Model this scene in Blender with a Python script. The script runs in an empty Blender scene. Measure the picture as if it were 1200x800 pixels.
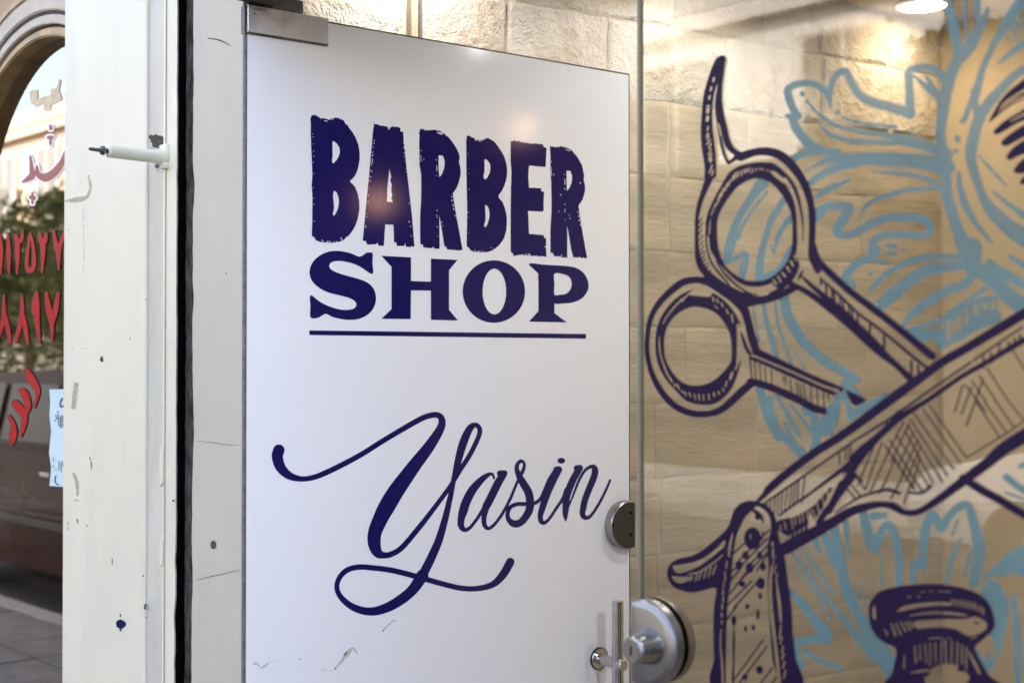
import bpy, bmesh, math, random
import numpy as np
from mathutils import Vector
random.seed(7)
rng = np.random.default_rng(5)
SC = bpy.context.scene
COL = SC.collection
# ------------------------------------------------------------------ camera
FPX = 1523.0
CAM = Vector((1.965, -1.247, 1.41))
FW = Vector((-.719, .695, 0)).normalized(); RT = Vector((FW.y, -FW.x, 0))
PITCH = math.atan(19 / FPX)
FC = FW * math.cos(PITCH) + Vector((0, 0, 1)) * math.sin(PITCH)
UC = Vector((0, 0, 1)) * math.cos(PITCH) - FW * math.sin(PITCH)
cd = bpy.data.cameras.new('camera'); cam = bpy.data.objects.new('camera', cd); COL.objects.link(cam)
cam.location = CAM
cam.rotation_euler = FC.to_track_quat('-Z', 'Y').to_euler()
cd.sensor_width = 36; cd.lens = FPX / 1200 * 36; cd.clip_start = .05; cd.clip_end = 800
cd.dof.use_dof = True; cd.dof.focus_distance = 2.36; cd.dof.aperture_fstop = 4.5
SC.camera = cam
# ------------------------------------------------------------------ sky and sun
SUN_EL, SUN_AZ = math.radians(52), math.radians(-12)     # sun stands behind the shop: its front is in open shade
w = bpy.data.worlds.new('World'); SC.world = w; w.use_nodes = True
nt = w.node_tree; nt.nodes.clear()
sk = nt.nodes.new('ShaderNodeTexSky'); sk.sky_type = 'NISHITA'; sk.sun_disc = False
sk.sun_elevation = SUN_EL; sk.sun_rotation = SUN_AZ; sk.air_density = .8; sk.dust_density = 7.0; sk.ozone_density = .3
bg = nt.nodes.new('ShaderNodeBackground'); bg.inputs[1].default_value = .15
wo = nt.nodes.new('ShaderNodeOutputWorld')
nt.links.new(sk.outputs[0], bg.inputs[0]); nt.links.new(bg.outputs[0], wo.inputs[0])
sd = bpy.data.lights.new('sun', 'SUN'); sd.energy = 3.2; sd.angle = math.radians(.5); sd.color = (1, .95, .87)
so = bpy.data.objects.new('sun', sd); COL.objects.link(so); so.location = (0, 5, 12)
so.rotation_euler = (-(math.pi / 2 - SUN_EL), 0, -SUN_AZ)
SC.view_settings.view_transform = 'Standard'; SC.view_settings.look = 'None'
SC.view_settings.gamma = 1; SC.view_settings.exposure = 3.0
SC.cycles.max_bounces = 10; SC.cycles.transparent_max_bounces = 16
SC.cycles.caustics_reflective = False; SC.cycles.caustics_refractive = False
SC.cycles.sample_clamp_indirect = 6

# ------------------------------------------------------------------ materials
def srgb(r, g, b):
    f = lambda c: (c / 255 / 12.92) if c <= 10 else ((c / 255 + .055) / 1.055) ** 2.4
    return (f(r), f(g), f(b), 1)
def mat(name, col, rough=.6, metal=0., spec=.5, noise=0., nscale=8., bump=0., bscale=60., col2=None, coat=0.,
        dirt=None, dscale=3., aniso=0., detail=6, stretch=None, fine=0, smear=0.):
    m = bpy.data.materials.new(name); m.use_nodes = True
    n = m.node_tree; p = n.nodes['Principled BSDF']; L = n.links
    c = col if len(col) == 4 else (*col, 1)
    p.inputs['Base Color'].default_value = c; p.inputs['Roughness'].default_value = rough
    p.inputs['Metallic'].default_value = metal; p.inputs['Specular IOR Level'].default_value = spec
    p.inputs['Coat Weight'].default_value = coat
    p.inputs['Anisotropic'].default_value = aniso
    tc = n.nodes.new('ShaderNodeTexCoord'); co = tc.outputs['Object']
    if stretch:
        mp = n.nodes.new('ShaderNodeMapping'); mp.inputs['Scale'].default_value = stretch
        L.new(co, mp.inputs[0]); co = mp.outputs[0]
    if noise or col2:
        t = n.nodes.new('ShaderNodeTexNoise'); t.inputs['Scale'].default_value = nscale; t.inputs['Detail'].default_value = detail
        L.new(co, t.inputs['Vector'])
        r = n.nodes.new('ShaderNodeValToRGB')
        a = c; b = col2 or tuple(x * (1 - noise) for x in c[:3])
        b = b if len(b) == 4 else (*b, 1)
        r.color_ramp.elements[0].position = .36; r.color_ramp.elements[1].position = .66
        r.color_ramp.elements[0].color = b; r.color_ramp.elements[1].color = a
        L.new(t.outputs[0], r.inputs[0]); out = r.outputs[0]
        if dirt:
            t2 = n.nodes.new('ShaderNodeTexNoise'); t2.inputs['Scale'].default_value = dscale; t2.inputs['Detail'].default_value = 9
            t2.inputs['Roughness'].default_value = .7; L.new(co, t2.inputs['Vector'])
            r2 = n.nodes.new('ShaderNodeValToRGB'); r2.color_ramp.elements[0].position = .50; r2.color_ramp.elements[1].position = .78
            r2.color_ramp.elements[1].color = (.8, .8, .8, 1)
            L.new(t2.outputs[0], r2.inputs[0])
            mx = n.nodes.new('ShaderNodeMixRGB'); mx.inputs[2].default_value = (*dirt[:3], 1)
            L.new(r2.outputs[0], mx.inputs[0]); L.new(out, mx.inputs[1]); out = mx.outputs[0]
        L.new(out, p.inputs['Base Color'])
    if bump:
        t = n.nodes.new('ShaderNodeTexNoise'); t.inputs['Scale'].default_value = bscale; t.inputs['Detail'].default_value = 8
        t.inputs['Roughness'].default_value = .62
        L.new(co, t.inputs['Vector'])
        b = n.nodes.new('ShaderNodeBump'); b.inputs['Strength'].default_value = min(1, bump * 2); b.inputs['Distance'].default_value = .01 * bump
        hgt = t.outputs[0]
        if fine:
            v = n.nodes.new('ShaderNodeTexVoronoi'); v.inputs['Scale'].default_value = fine; L.new(co, v.inputs['Vector'])
            mm = n.nodes.new('ShaderNodeMath'); mm.operation = 'MULTIPLY_ADD'; mm.inputs[1].default_value = .12; L.new(v.outputs[0], mm.inputs[0]); L.new(hgt, mm.inputs[2]); hgt = mm.outputs[0]
        L.new(hgt, b.inputs['Height']); L.new(b.outputs[0], p.inputs['Normal'])
    if smear:
        t = n.nodes.new('ShaderNodeTexNoise'); t.inputs['Scale'].default_value = 5; t.inputs['Detail'].default_value = 7; t.inputs['Distortion'].default_value = 1.2; L.new(co, t.inputs['Vector'])
        mr = n.nodes.new('ShaderNodeMapRange'); mr.inputs[1].default_value = .35; mr.inputs[2].default_value = .7; mr.inputs[3].default_value = rough; mr.inputs[4].default_value = rough + smear
        L.new(t.outputs[0], mr.inputs[0]); L.new(mr.outputs[0], p.inputs['Roughness'])
    return m
def glass_mat(name, tint, ior=1.5, refl=0., rcol=(1, 1, 1), rough=0.):
    """thin sheet of glass: tinted see-through plus mirror reflection by Fresnel (and a film's own share)"""
    m = bpy.data.materials.new(name); m.use_nodes = True; n = m.node_tree; n.nodes.clear(); L = n.links
    o = n.nodes.new('ShaderNodeOutputMaterial'); mx = n.nodes.new('ShaderNodeMixShader')
    t = n.nodes.new('ShaderNodeBsdfTransparent'); t.inputs[0].default_value = (*tint, 1)
    g = n.nodes.new('ShaderNodeBsdfGlossy'); g.inputs['Roughness'].default_value = rough; g.inputs[0].default_value = (*rcol, 1)
    f = n.nodes.new('ShaderNodeFresnel'); f.inputs[0].default_value = ior
    md = n.nodes.new('ShaderNodeMath'); md.operation = 'MULTIPLY_ADD'; md.use_clamp = True
    md.inputs[1].default_value = 1.0; md.inputs[2].default_value = refl
    L.new(f.outputs[0], md.inputs[0]); L.new(md.outputs[0], mx.inputs[0]); L.new(t.outputs[0], mx.inputs[1])
    L.new(g.outputs[0], mx.inputs[2]); L.new(mx.outputs[0], o.inputs[0]); return m
def emit(name, col, s):
    m = bpy.data.materials.new(name); m.use_nodes = True; n = m.node_tree; n.nodes.clear()
    o = n.nodes.new('ShaderNodeOutputMaterial'); e = n.nodes.new('ShaderNodeEmission')
    e.inputs[0].default_value = (*col, 1); e.inputs[1].default_value = s; n.links.new(e.outputs[0], o.inputs[0]); return m
M = dict(
    paint=mat('aged_white_paint', (.72, .72, .59), .38, noise=.06, nscale=5, bump=.16, bscale=38, dirt=(.55, .55, .46), dscale=3.0, stretch=(1, 1, .3)),
    paint2=mat('grey_white_plaster', (.50, .49, .415), .55, noise=.10, nscale=6, bump=.14, bscale=60, dirt=(.45, .45, .40), dscale=4, stretch=(1, 1, .35)),
    strip=mat('greyed_paint', (.60, .60, .53), .45, noise=.12, nscale=8, bump=.1, dirt=(.36, .36, .34), dscale=5, stretch=(1, 1, .3)),
    plaster=mat('cream_plaster', (.56, .53, .46), .8, noise=.12, nscale=9, bump=.25, bscale=70),
    void=mat('painted_shade', (.004, .004, .004), 1., spec=0., noise=.3, nscale=30, bump=.3),  # near-black colour paints in the shade inside the slot and small holes
    cracked=mat('broken_render', (.10, .097, .093), 1., spec=.05, noise=.7, nscale=60, bump=.9, bscale=90, stretch=(1, 1, .4)),
    vinyl=mat('white_vinyl', (.81, .85, .91), .08, spec=.5, bump=.012, bscale=260, noise=.015, nscale=3, smear=.08),
    navy=mat('navy_vinyl', (.010, .008, .095), .11, spec=.5, bump=.012, bscale=260),
    navyg=mat('navy_print', (.011, .0045, .028), .4, spec=.12),
    blueg=mat('blue_print', (.075, .19, .215), .35, spec=.3, noise=.25, nscale=14),
    door_glass=glass_mat('door_glass', (.80, .9, .86)),
    pane=glass_mat('storefront_glass', (.80, .79, .70), 1.55, .0, rough=.0),
    pane_edge=mat('glass_edge', (.20, .195, .15), .3, spec=.3),
    film=glass_mat('reflective_window_glass', (.75, .73, .72), 1.5, .34, (1., .95, .88)),
    steel=mat('brushed_steel', (.34, .34, .33), .20, 1, noise=.08, nscale=120, bump=.02, bscale=400, smear=.15),
    steel_face=mat('satin_steel_face', (.11, .11, .105), .5, 1, noise=.1, nscale=90, bump=.02, bscale=300, smear=.15),
    steel_sat=mat('satin_steel', (.27, .27, .275), .32, 1, noise=.05, nscale=200, bump=.02, bscale=400, smear=.15),
    chrome=mat('chrome', (.55, .55, .55), .07, 1, noise=.04, nscale=12, bump=.01, bscale=90, smear=.15),
    patch=mat('worn_chrome', (.66, .66, .67), .22, .45, noise=.12, nscale=25, bump=.03, bscale=40, dirt=(.35, .3, .22), dscale=22),
    black=mat('black_rubber', (.03, .03, .03), .6, noise=.3, nscale=40, bump=.2),
    darksteel=mat('dark_metal', (.09, .085, .08), .45, .6, noise=.4, nscale=30, bump=.2, bscale=90),
    edge=mat('grey_edge', (.16, .17, .18), .5, noise=.4, nscale=70, bump=.3),
    stone=mat('cream_split_stone', (.70, .67, .61), .8, noise=.16, nscale=11, bump=1.6, bscale=34, fine=190, dirt=(.42, .29, .17), dscale=7),  # top courses: colour lightened for the lamp light near the ceiling
    stone2=mat('tan_split_stone', (.60, .50, .37), .8, noise=.22, nscale=9, bump=1.5, bscale=28, fine=170, dirt=(.38, .27, .17), dscale=8),
    stoneb=mat('lower_cream_stone', (.60, .53, .42), .85, noise=.3, nscale=6, bump=.5, bscale=18, dirt=(.36, .28, .18), dscale=4, fine=120, stretch=(.45, .45, 2.2)),  # lower courses: tan stone, its darker tone also paints the light falloff
    stonec=mat('lower_tan_stone', (.57, .50, .39), .85, noise=.32, nscale=5, bump=.5, bscale=16, dirt=(.46, .31, .22), dscale=4, fine=120, stretch=(.5, .5, 2.0)),
    stone3=mat('pink_split_stone', (.67, .61, .55), .8, noise=.22, nscale=8, bump=1.5, bscale=36, fine=180, dirt=(.44, .36, .26), dscale=6),
    mortar=mat('pale_mortar', (.60, .55, .46), .9, noise=.12, nscale=20, bump=.5, bscale=80),
    tan=mat('tan_plaster', (.50, .42, .31), .8, noise=.08, nscale=4, bump=.15, bscale=50),
    ceil=mat('ceiling_paint', (.46, .40, .31), .8, noise=.06, nscale=3, bump=.05),
    tile=mat('floor_tile', (.38, .34, .29), .3, noise=.2, nscale=9, bump=.04),
    gold=mat('gold_brown_wood', (.40, .27, .11), .38, noise=.35, nscale=20, bump=.15, stretch=(1, 1, .2)),
    brown=mat('dark_brown_wood', (.14, .075, .04), .4, noise=.35, nscale=18, bump=.15),
    groove=mat('dark_groove', (.07, .065, .055), .8, noise=.4, nscale=40, bump=.3),
    red=mat('red_vinyl', (.42, .004, .008), .45, spec=.15, noise=.15, nscale=90),
    redpale=mat('faded_red_vinyl', (.30, .06, .045), .4, noise=.2, nscale=90),
    blackv=mat('black_vinyl', (.02, .012, .01), .4, noise=.2, nscale=40),
    whitev=mat('white_vinyl_print', (.85, .85, .82), .4, noise=.04, nscale=30),
    orangev=mat('faded_orange_vinyl', (.66, .55, .36), .5, noise=.2, nscale=50),
    paper=mat('pale_blue_paper', (.55, .72, .78), .8, noise=.05, nscale=20, bump=.05),
    ink=mat('pencil_ink', (.03, .04, .05), .7, noise=.2, nscale=60),
    bare=mat('bare_tan_scratch', (.46, .42, .31), .8, noise=.25, nscale=160),
    soot=mat('dark_soot', (.10, .095, .085), .9, spec=.1, noise=.4, nscale=150),
    handprint=mat('faint_grime', (.70, .725, .76), .45, spec=.3, noise=.05, nscale=60),
    grime=mat('seam_grime', (.46, .45, .38), .9, noise=.2, nscale=80),
    smear=mat('grey_smear', (.50, .52, .54), .5, noise=.12, nscale=150),
    bluechip=mat('blue_underpaint', (.008, .012, .09), .7, spec=.1, noise=.3, nscale=200),
    asphalt=mat('asphalt', (.055, .055, .058), .9, noise=.3, nscale=30, bump=.3, bscale=120),
    slab=mat('paving_stone', (.17, .15, .135), .8, noise=.35, nscale=9, bump=.3, bscale=60),
    kerb=mat('kerb_stone', (.3, .29, .27), .85, noise=.2, nscale=12, bump=.3),
    facade=mat('beige_facade', (.40, .30, .23), .8, noise=.12, nscale=1.2, bump=.2),
    facade2=mat('pale_facade', (.62, .58, .52), .8, noise=.12, nscale=1.2, bump=.2),
    shopfront=mat('dim_shopfront', (.085, .075, .06), .6, noise=.4, nscale=1.5),
    facadew=mat('white_facade', (.80, .80, .77), .8, noise=.08, nscale=1.2, bump=.2),
    facade3=mat('ochre_facade', (.42, .30, .19), .8, noise=.15, nscale=1.5, bump=.2),
    wing=mat('curtained_window', (.16, .16, .155), .15, noise=.2, nscale=4),
    wframe=mat('window_frame_paint', (.55, .53, .5), .5, noise=.1, nscale=8),
    carp=mat('maroon_car_paint', (.040, .016, .013),   .5, .0, spec=.2, coat=.05, noise=.08, nscale=3),
    carw=mat('white_car_paint', (.60, .61, .62), .3, .0, coat=.8, noise=.05, nscale=3),
    tyre=mat('tyre_rubber', (.02, .02, .02), .8, noise=.2, nscale=30, bump=.2),
    leaf=mat('tree_leaves', (.10, .12, .03), .6, noise=.5, nscale=3),
    bark=mat('tree_bark', (.12, .09, .06), .9, noise=.4, nscale=14, bump=.6),
    boxm=mat('grey_cardboard', (.32, .28, .26), .8, noise=.15, nscale=15),
    teal=mat('teal_plastic', (.05, .42, .50), .4, noise=.1, nscale=15),
    carglass=mat('car_glass', (.02, .018, .016), .1, spec=.25, noise=.2, nscale=3),
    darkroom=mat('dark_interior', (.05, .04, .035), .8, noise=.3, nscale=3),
    lampglow=emit('lamp_glow', (1, .80, .56), 6.),
    bulbglow=emit('bulb_glow', (1, .50, .24), 2.0),
)
bn = M['blueg'].node_tree; bo = bn.nodes['Material Output']; bt = bn.nodes.new('ShaderNodeBsdfTransparent'); bm_ = bn.nodes.new('ShaderNodeMixShader')
bm_.inputs[0].default_value = .82; bn.links.new(bt.outputs[0], bm_.inputs[1]); bn.links.new(bn.nodes['Principled BSDF'].outputs[0], bm_.inputs[2]); bn.links.new(bm_.outputs[0], bo.inputs[0])
# ------------------------------------------------------------------ object helpers
def link(name, me, m=None, parent=None, smooth=False):
    if isinstance(me, bmesh.types.BMesh):
        b = me; me = bpy.data.meshes.new(name); b.to_mesh(me); b.free()
    o = bpy.data.objects.new(name, me); COL.objects.link(o)
    if m is not None:
        for mm in (m if isinstance(m, (list, tuple)) else [m]): me.materials.append(mm)
    if smooth: me.shade_smooth()
    if parent is not None: o.parent = parent
    return o
def tag(o, label=None, cat=None, group=None, kind=None):
    if label: o['label'] = label
    if cat: o['category'] = cat
    if group: o['group'] = group
    if kind: o['kind'] = kind
    return o
def thing(name, label, cat, loc=(0, 0, 0), group=None, kind=None):
    # parts are built in world coordinates, so the Empty's place is written into them afterwards
    o = bpy.data.objects.new(name, None); COL.objects.link(o); o.location = loc
    o.empty_display_size = .1
    return tag(o, label, cat, group, kind)
def settle():
    """parts were modelled in world space: shift their meshes into their thing's frame"""
    bpy.context.view_layer.update()
    done = set()
    for o in list(SC.objects):
        if o.parent is None and o.type == 'EMPTY' and not o.get('_local'):
            t = o.location.copy()
            for c in o.children_recursive:
                if c.type == 'MESH' and c.data.name not in done and not c.get('_local'):
                    done.add(c.data.name); c.data.transform(__import__('mathutils').Matrix.Translation(-t))
class Fr:
    def __init__(s, o, u, n): s.o = Vector(o); s.u = Vector(u).normalized(); s.n = Vector(n).normalized(); s.z = Vector((0, 0, 1))
    def p(s, u, n, z): return s.o + s.u * u + s.n * n + s.z * z
FS = Fr((0, 0, 0), (1, 0, 0), (0, -1, 0))                    # shopfront: n points to the street
DD = Vector((.1176, .8935, 0)).normalized()
FD = Fr((0, 0, 0), DD, (DD.y, -DD.x, 0))                     # open door: n points to the camera's side
SU = RT * .839 + FW * .545; SN = RT * .545 - FW * .839
FST = Fr(CAM + RT * -.632 + FW * 2.53 - Vector((0, 0, CAM.z)), SU, SN)
def ray(px, py):
    return RT * ((px - 600) / FPX) + FC + UC * ((400 - py) / FPX)
def hit(fr, n, px, py):
    d = ray(px, py); p0 = fr.o + fr.n * n
    t = (p0 - CAM).dot(fr.n) / d.dot(fr.n); q = CAM + d * t - fr.o
    return q.dot(fr.u), q.z
def box(bm, fr, u, n, z, bev=0., seg=1):
    vs = [bm.verts.new(fr.p(a, b, c)) for a in u for b in n for c in z]
    fs = [(0, 1, 3, 2), (4, 6, 7, 5), (0, 4, 5, 1), (2, 3, 7, 6), (0, 2, 6, 4), (1, 5, 7, 3)]
    F = [bm.faces.new([vs[i] for i in f]) for f in fs]
    bmesh.ops.recalc_face_normals(bm, faces=F)
    if bev:
        es = list({e for f in F for e in f.edges})
        bmesh.ops.bevel(bm, geom=es, offset=bev, segments=seg, affect='EDGES', profile=.5)
def boxo(name, fr, u, n, z, m, parent=None, bev=.001, seg=2):
    bm = bmesh.new(); box(bm, fr, u, n, z, bev, seg); return link(name, bm, m, parent)
def prism(bm, fr, pts, n0, n1):
    a = [bm.verts.new(fr.p(u, n0, z)) for u, z in pts]; b = [bm.verts.new(fr.p(u, n1, z)) for u, z in pts]
    F = [bm.faces.new(a), bm.faces.new(b[::-1])]
    for i in range(len(pts)):
        j = (i + 1) % len(pts); F.append(bm.faces.new([a[j], a[i], b[i], b[j]]))
    bmesh.ops.recalc_face_normals(bm, faces=F)
def lathe(bm, c, ax, prof, seg=32, cap=True):
    """prof = [(distance along ax, radius)]"""
    ax = Vector(ax).normalized(); a = ax.orthogonal().normalized(); b = ax.cross(a)
    rings = []
    for d, r in prof:
        rings.append([bm.verts.new(Vector(c) + ax * d + (a * math.cos(t) + b * math.sin(t)) * max(r, 1e-5))
                      for t in [2 * math.pi * k / seg for k in range(seg)]])
    F = []
    for r0, r1 in zip(rings, rings[1:]):
        for k in range(seg):
            F.append(bm.faces.new([r0[k], r0[(k + 1) % seg], r1[(k + 1) % seg], r1[k]]))
    if cap: F.append(bm.faces.new(rings[0])); F.append(bm.faces.new(rings[-1]))
    bmesh.ops.recalc_face_normals(bm, faces=F)

# ------------------------------------------------------------------ flat print: distance fields cut into polygons
def catmull(P, step, closed=False):
    P = np.asarray(P, float); n = len(P)
    if n < 3 and not closed:
        L = np.hypot(*(P[1, :2] - P[0, :2])); k = max(1, int(L / step)); t = np.linspace(0, 1, k + 1)[:, None]
        return P[0] * (1 - t) + P[1] * t
    Q = np.vstack([P[-1], P, P[0], P[1]]) if closed else np.vstack([2 * P[0] - P[1], P, 2 * P[-1] - P[-2]])
    out = []
    for i in range(n if closed else n - 1):
        a, b, c, d = Q[i:i + 4]; L = np.hypot(*(c[:2] - b[:2])); k = max(2, int(L / step)); t = np.linspace(0, 1, k, endpoint=False)[:, None]
        out.append(.5 * (2 * b + (c - a) * t + (2 * a - 5 * b + 4 * c - d) * t * t + (-a + 3 * b - 3 * c + d) * t ** 3))
    if not closed: out.append(P[-1:])
    return np.vstack(out)
class Sheet:
    def __init__(s, x0, y0, x1, y1, h=.5, step=2.):
        s.x0, s.y0, s.h, s.step = x0, y0, h, step
        s.xs = np.arange(x0, x1 + h, h); s.ys = np.arange(y0, y1 + h, h)
        s.F = np.full((len(s.ys), len(s.xs)), -2., np.float32)
    def win(s, a, b, c, d):
        i0 = max(0, int((b - s.y0) / s.h)); i1 = min(len(s.ys), int((d - s.y0) / s.h) + 2)
        j0 = max(0, int((a - s.x0) / s.h)); j1 = min(len(s.xs), int((c - s.x0) / s.h) + 2)
        if i0 >= i1 or j0 >= j1: return None
        X, Y = np.meshgrid(s.xs[j0:j1], s.ys[i0:i1]); return (slice(i0, i1), slice(j0, j1)), X, Y
    def put(s, sl, G, add):
        s.F[sl] = np.maximum(s.F[sl], G) if add else np.minimum(s.F[sl], -G)
    def segs(s, P, add=True, grow=0.):
        for a, b in zip(P[:-1], P[1:]):
            r0, r1 = a[2] / 2 + grow, b[2] / 2 + grow; m = max(r0, r1) + 1.5
            q = s.win(min(a[0], b[0]) - m, min(a[1], b[1]) - m, max(a[0], b[0]) + m, max(a[1], b[1]) + m)
            if q is None: continue
            sl, X, Y = q; dx, dy = b[0] - a[0], b[1] - a[1]; L2 = dx * dx + dy * dy + 1e-9
            t = np.clip(((X - a[0]) * dx + (Y - a[1]) * dy) / L2, 0, 1)
            s.put(sl, (r0 + (r1 - r0) * t) - np.hypot(X - a[0] - t * dx, Y - a[1] - t * dy), add)
    def poly(s, P, add=True, grow=0.):
        P = np.asarray(P, float)[:, :2]
        q = s.win(P[:, 0].min() - 2, P[:, 1].min() - 2, P[:, 0].max() + 2, P[:, 1].max() + 2)
        if q is None: return
        sl, X, Y = q; D = np.full(X.shape, 1e9); I = np.zeros(X.shape, bool)
        for a, b in zip(P, np.roll(P, -1, 0)):
            dx, dy = b - a; L2 = dx * dx + dy * dy + 1e-9
            t = np.clip(((X - a[0]) * dx + (Y - a[1]) * dy) / L2, 0, 1)
            D = np.minimum(D, (X - a[0] - t * dx) ** 2 + (Y - a[1] - t * dy) ** 2)
            if dy: I ^= ((Y >= min(a[1], b[1])) & (Y < max(a[1], b[1]))) & (X < a[0] + (Y - a[1]) * dx / dy)
        s.put(sl, np.clip(np.where(I, 1, -1) * np.sqrt(D) + grow, -2, 2), add)
    def draw(s, text, grow=0.):
        o = (0., 0., 1.)
        for ln in text.strip().splitlines():
            ln = ln.strip()
            if not ln or ln[0] == '#': continue
            op, rest = ln[0], ln[1:].split(); P = []; wd = None
            if op == '@': o = tuple(float(v) for v in rest); continue
            cur = o
            if op in 'jJ':
                wd = float(rest[0])
                for tk in rest[1:]:
                    v = [float(x) for x in tk.split(',')]
                    A = [[cur[0] + v[0] / cur[2], cur[1] + v[1] / cur[2], wd / cur[2]], [cur[0] + v[2] / cur[2], cur[1] + v[3] / cur[2], wd / cur[2]]]
                    s.segs(A, op == 'j', grow)
                continue
            if op in 'eE':
                v = [float(x) for x in rest[0].split(',')]
                P = [[cur[0] + (v[0] + v[2] * math.cos(t)) / cur[2], cur[1] + (v[1] + v[3] * math.sin(t)) / cur[2]] for t in np.linspace(0, 2 * math.pi, 48, endpoint=False)]
                s.poly(P, op == 'e', grow); continue
            for tk in rest:
                if tk[0] == '@': cur = tuple(float(x) for x in tk[1:].split(',')); continue
                v = [float(x) for x in tk.split(',')]
                if len(v) > 2: wd = v[2]
                P.append([cur[0] + v[0] / cur[2], cur[1] + v[1] / cur[2], (wd or 0) / cur[2]])
            P = np.array(P)
            if op in '+-': s.segs(catmull(P, s.step), op == '+', grow)
            elif op in 'lk': s.segs(P, op == 'l', grow)
            elif op in 'fg': s.poly(catmull(P, s.step * 1.5, True), op == 'f', grow)
            elif op in 'FG': s.poly(P, op == 'F', grow)
        return s
    def noise(s, scale, amp, seed):
        r = np.random.default_rng(seed); out = np.zeros_like(s.F)
        for k, a in ((1, 1.), (2, .6)):
            g = r.random((int(s.F.shape[0] * s.h / scale * k) + 3, int(s.F.shape[1] * s.h / scale * k) + 3))
            yy = np.arange(s.F.shape[0]) * s.h / scale * k; xx = np.arange(s.F.shape[1]) * s.h / scale * k
            yi, xi = yy.astype(int), xx.astype(int); fy, fx = (yy - yi)[:, None], (xx - xi)[None]
            fy = fy * fy * (3 - 2 * fy); fx = fx * fx * (3 - 2 * fx)
            A = g[yi][:, xi]; B = g[yi][:, xi + 1]; C_ = g[yi + 1][:, xi]; D = g[yi + 1][:, xi + 1]
            out += a * ((A * (1 - fx) + B * fx) * (1 - fy) + (C_ * (1 - fx) + D * fx) * fy - .5)
        return out * amp
    def mesh(s, name, fr, n, m, parent=None, label=None):
        F = s.F; F = np.where(np.abs(F) < 1e-4, 1e-4, F)
        F[0] = F[-1] = -1; F[:, 0] = F[:, -1] = -1
        In = F > 0; V = []; Fc = []
        full = In[:-1, :-1] & In[1:, :-1] & In[:-1, 1:] & In[1:, 1:]
        anyc = In[:-1, :-1] | In[1:, :-1] | In[:-1, 1:] | In[1:, 1:]
        h, x0, y0 = s.h, s.x0, s.y0
        for i in range(full.shape[0]):
            r = full[i]
            if not r.any(): continue
            d = np.diff(np.concatenate([[0], r.astype(np.int8), [0]])); st = np.flatnonzero(d == 1); en = np.flatnonzero(d == -1)
            for a, b in zip(st, en):
                k = len(V); V += [(a, i), (b, i), (b, i + 1), (a, i + 1)]; Fc.append((k, k + 1, k + 2, k + 3))
        ii, jj = np.nonzero(anyc & ~full)
        for i, j in zip(ii.tolist(), jj.tolist()):
            c = [(j, i, F[i, j]), (j + 1, i, F[i, j + 1]), (j + 1, i + 1, F[i + 1, j + 1]), (j, i + 1, F[i + 1, j])]
            pts = []
            for q in range(4):
                a, b = c[q], c[(q + 1) % 4]
                if a[2] > 0: pts.append((a[0], a[1]))
                if (a[2] > 0) != (b[2] > 0):
                    t = a[2] / (a[2] - b[2]); pts.append((a[0] + (b[0] - a[0]) * t, a[1] + (b[1] - a[1]) * t))
            if len(pts) >= 3:
                k = len(V); V += pts; Fc.append(tuple(range(k, k + len(pts))))
        if not V: return None
        V = np.array(V, float); px = x0 + V[:, 0] * h; py = y0 + V[:, 1] * h
        d = np.array(RT)[None] * ((px - 600) / FPX)[:, None] + np.array(FC)[None] + np.array(UC)[None] * ((400 - py) / FPX)[:, None]
        p0 = np.array(fr.o + fr.n * n); nn = np.array(fr.n); c0 = np.array(CAM)
        t = ((p0 - c0) @ nn) / (d @ nn); W = c0 + d * t[:, None]
        me = bpy.data.meshes.new(name); me.from_pydata(W.tolist(), [], Fc); me.update()
        o = link(name, me, m, parent)
        if label: o['label'] = label
        return o

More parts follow.
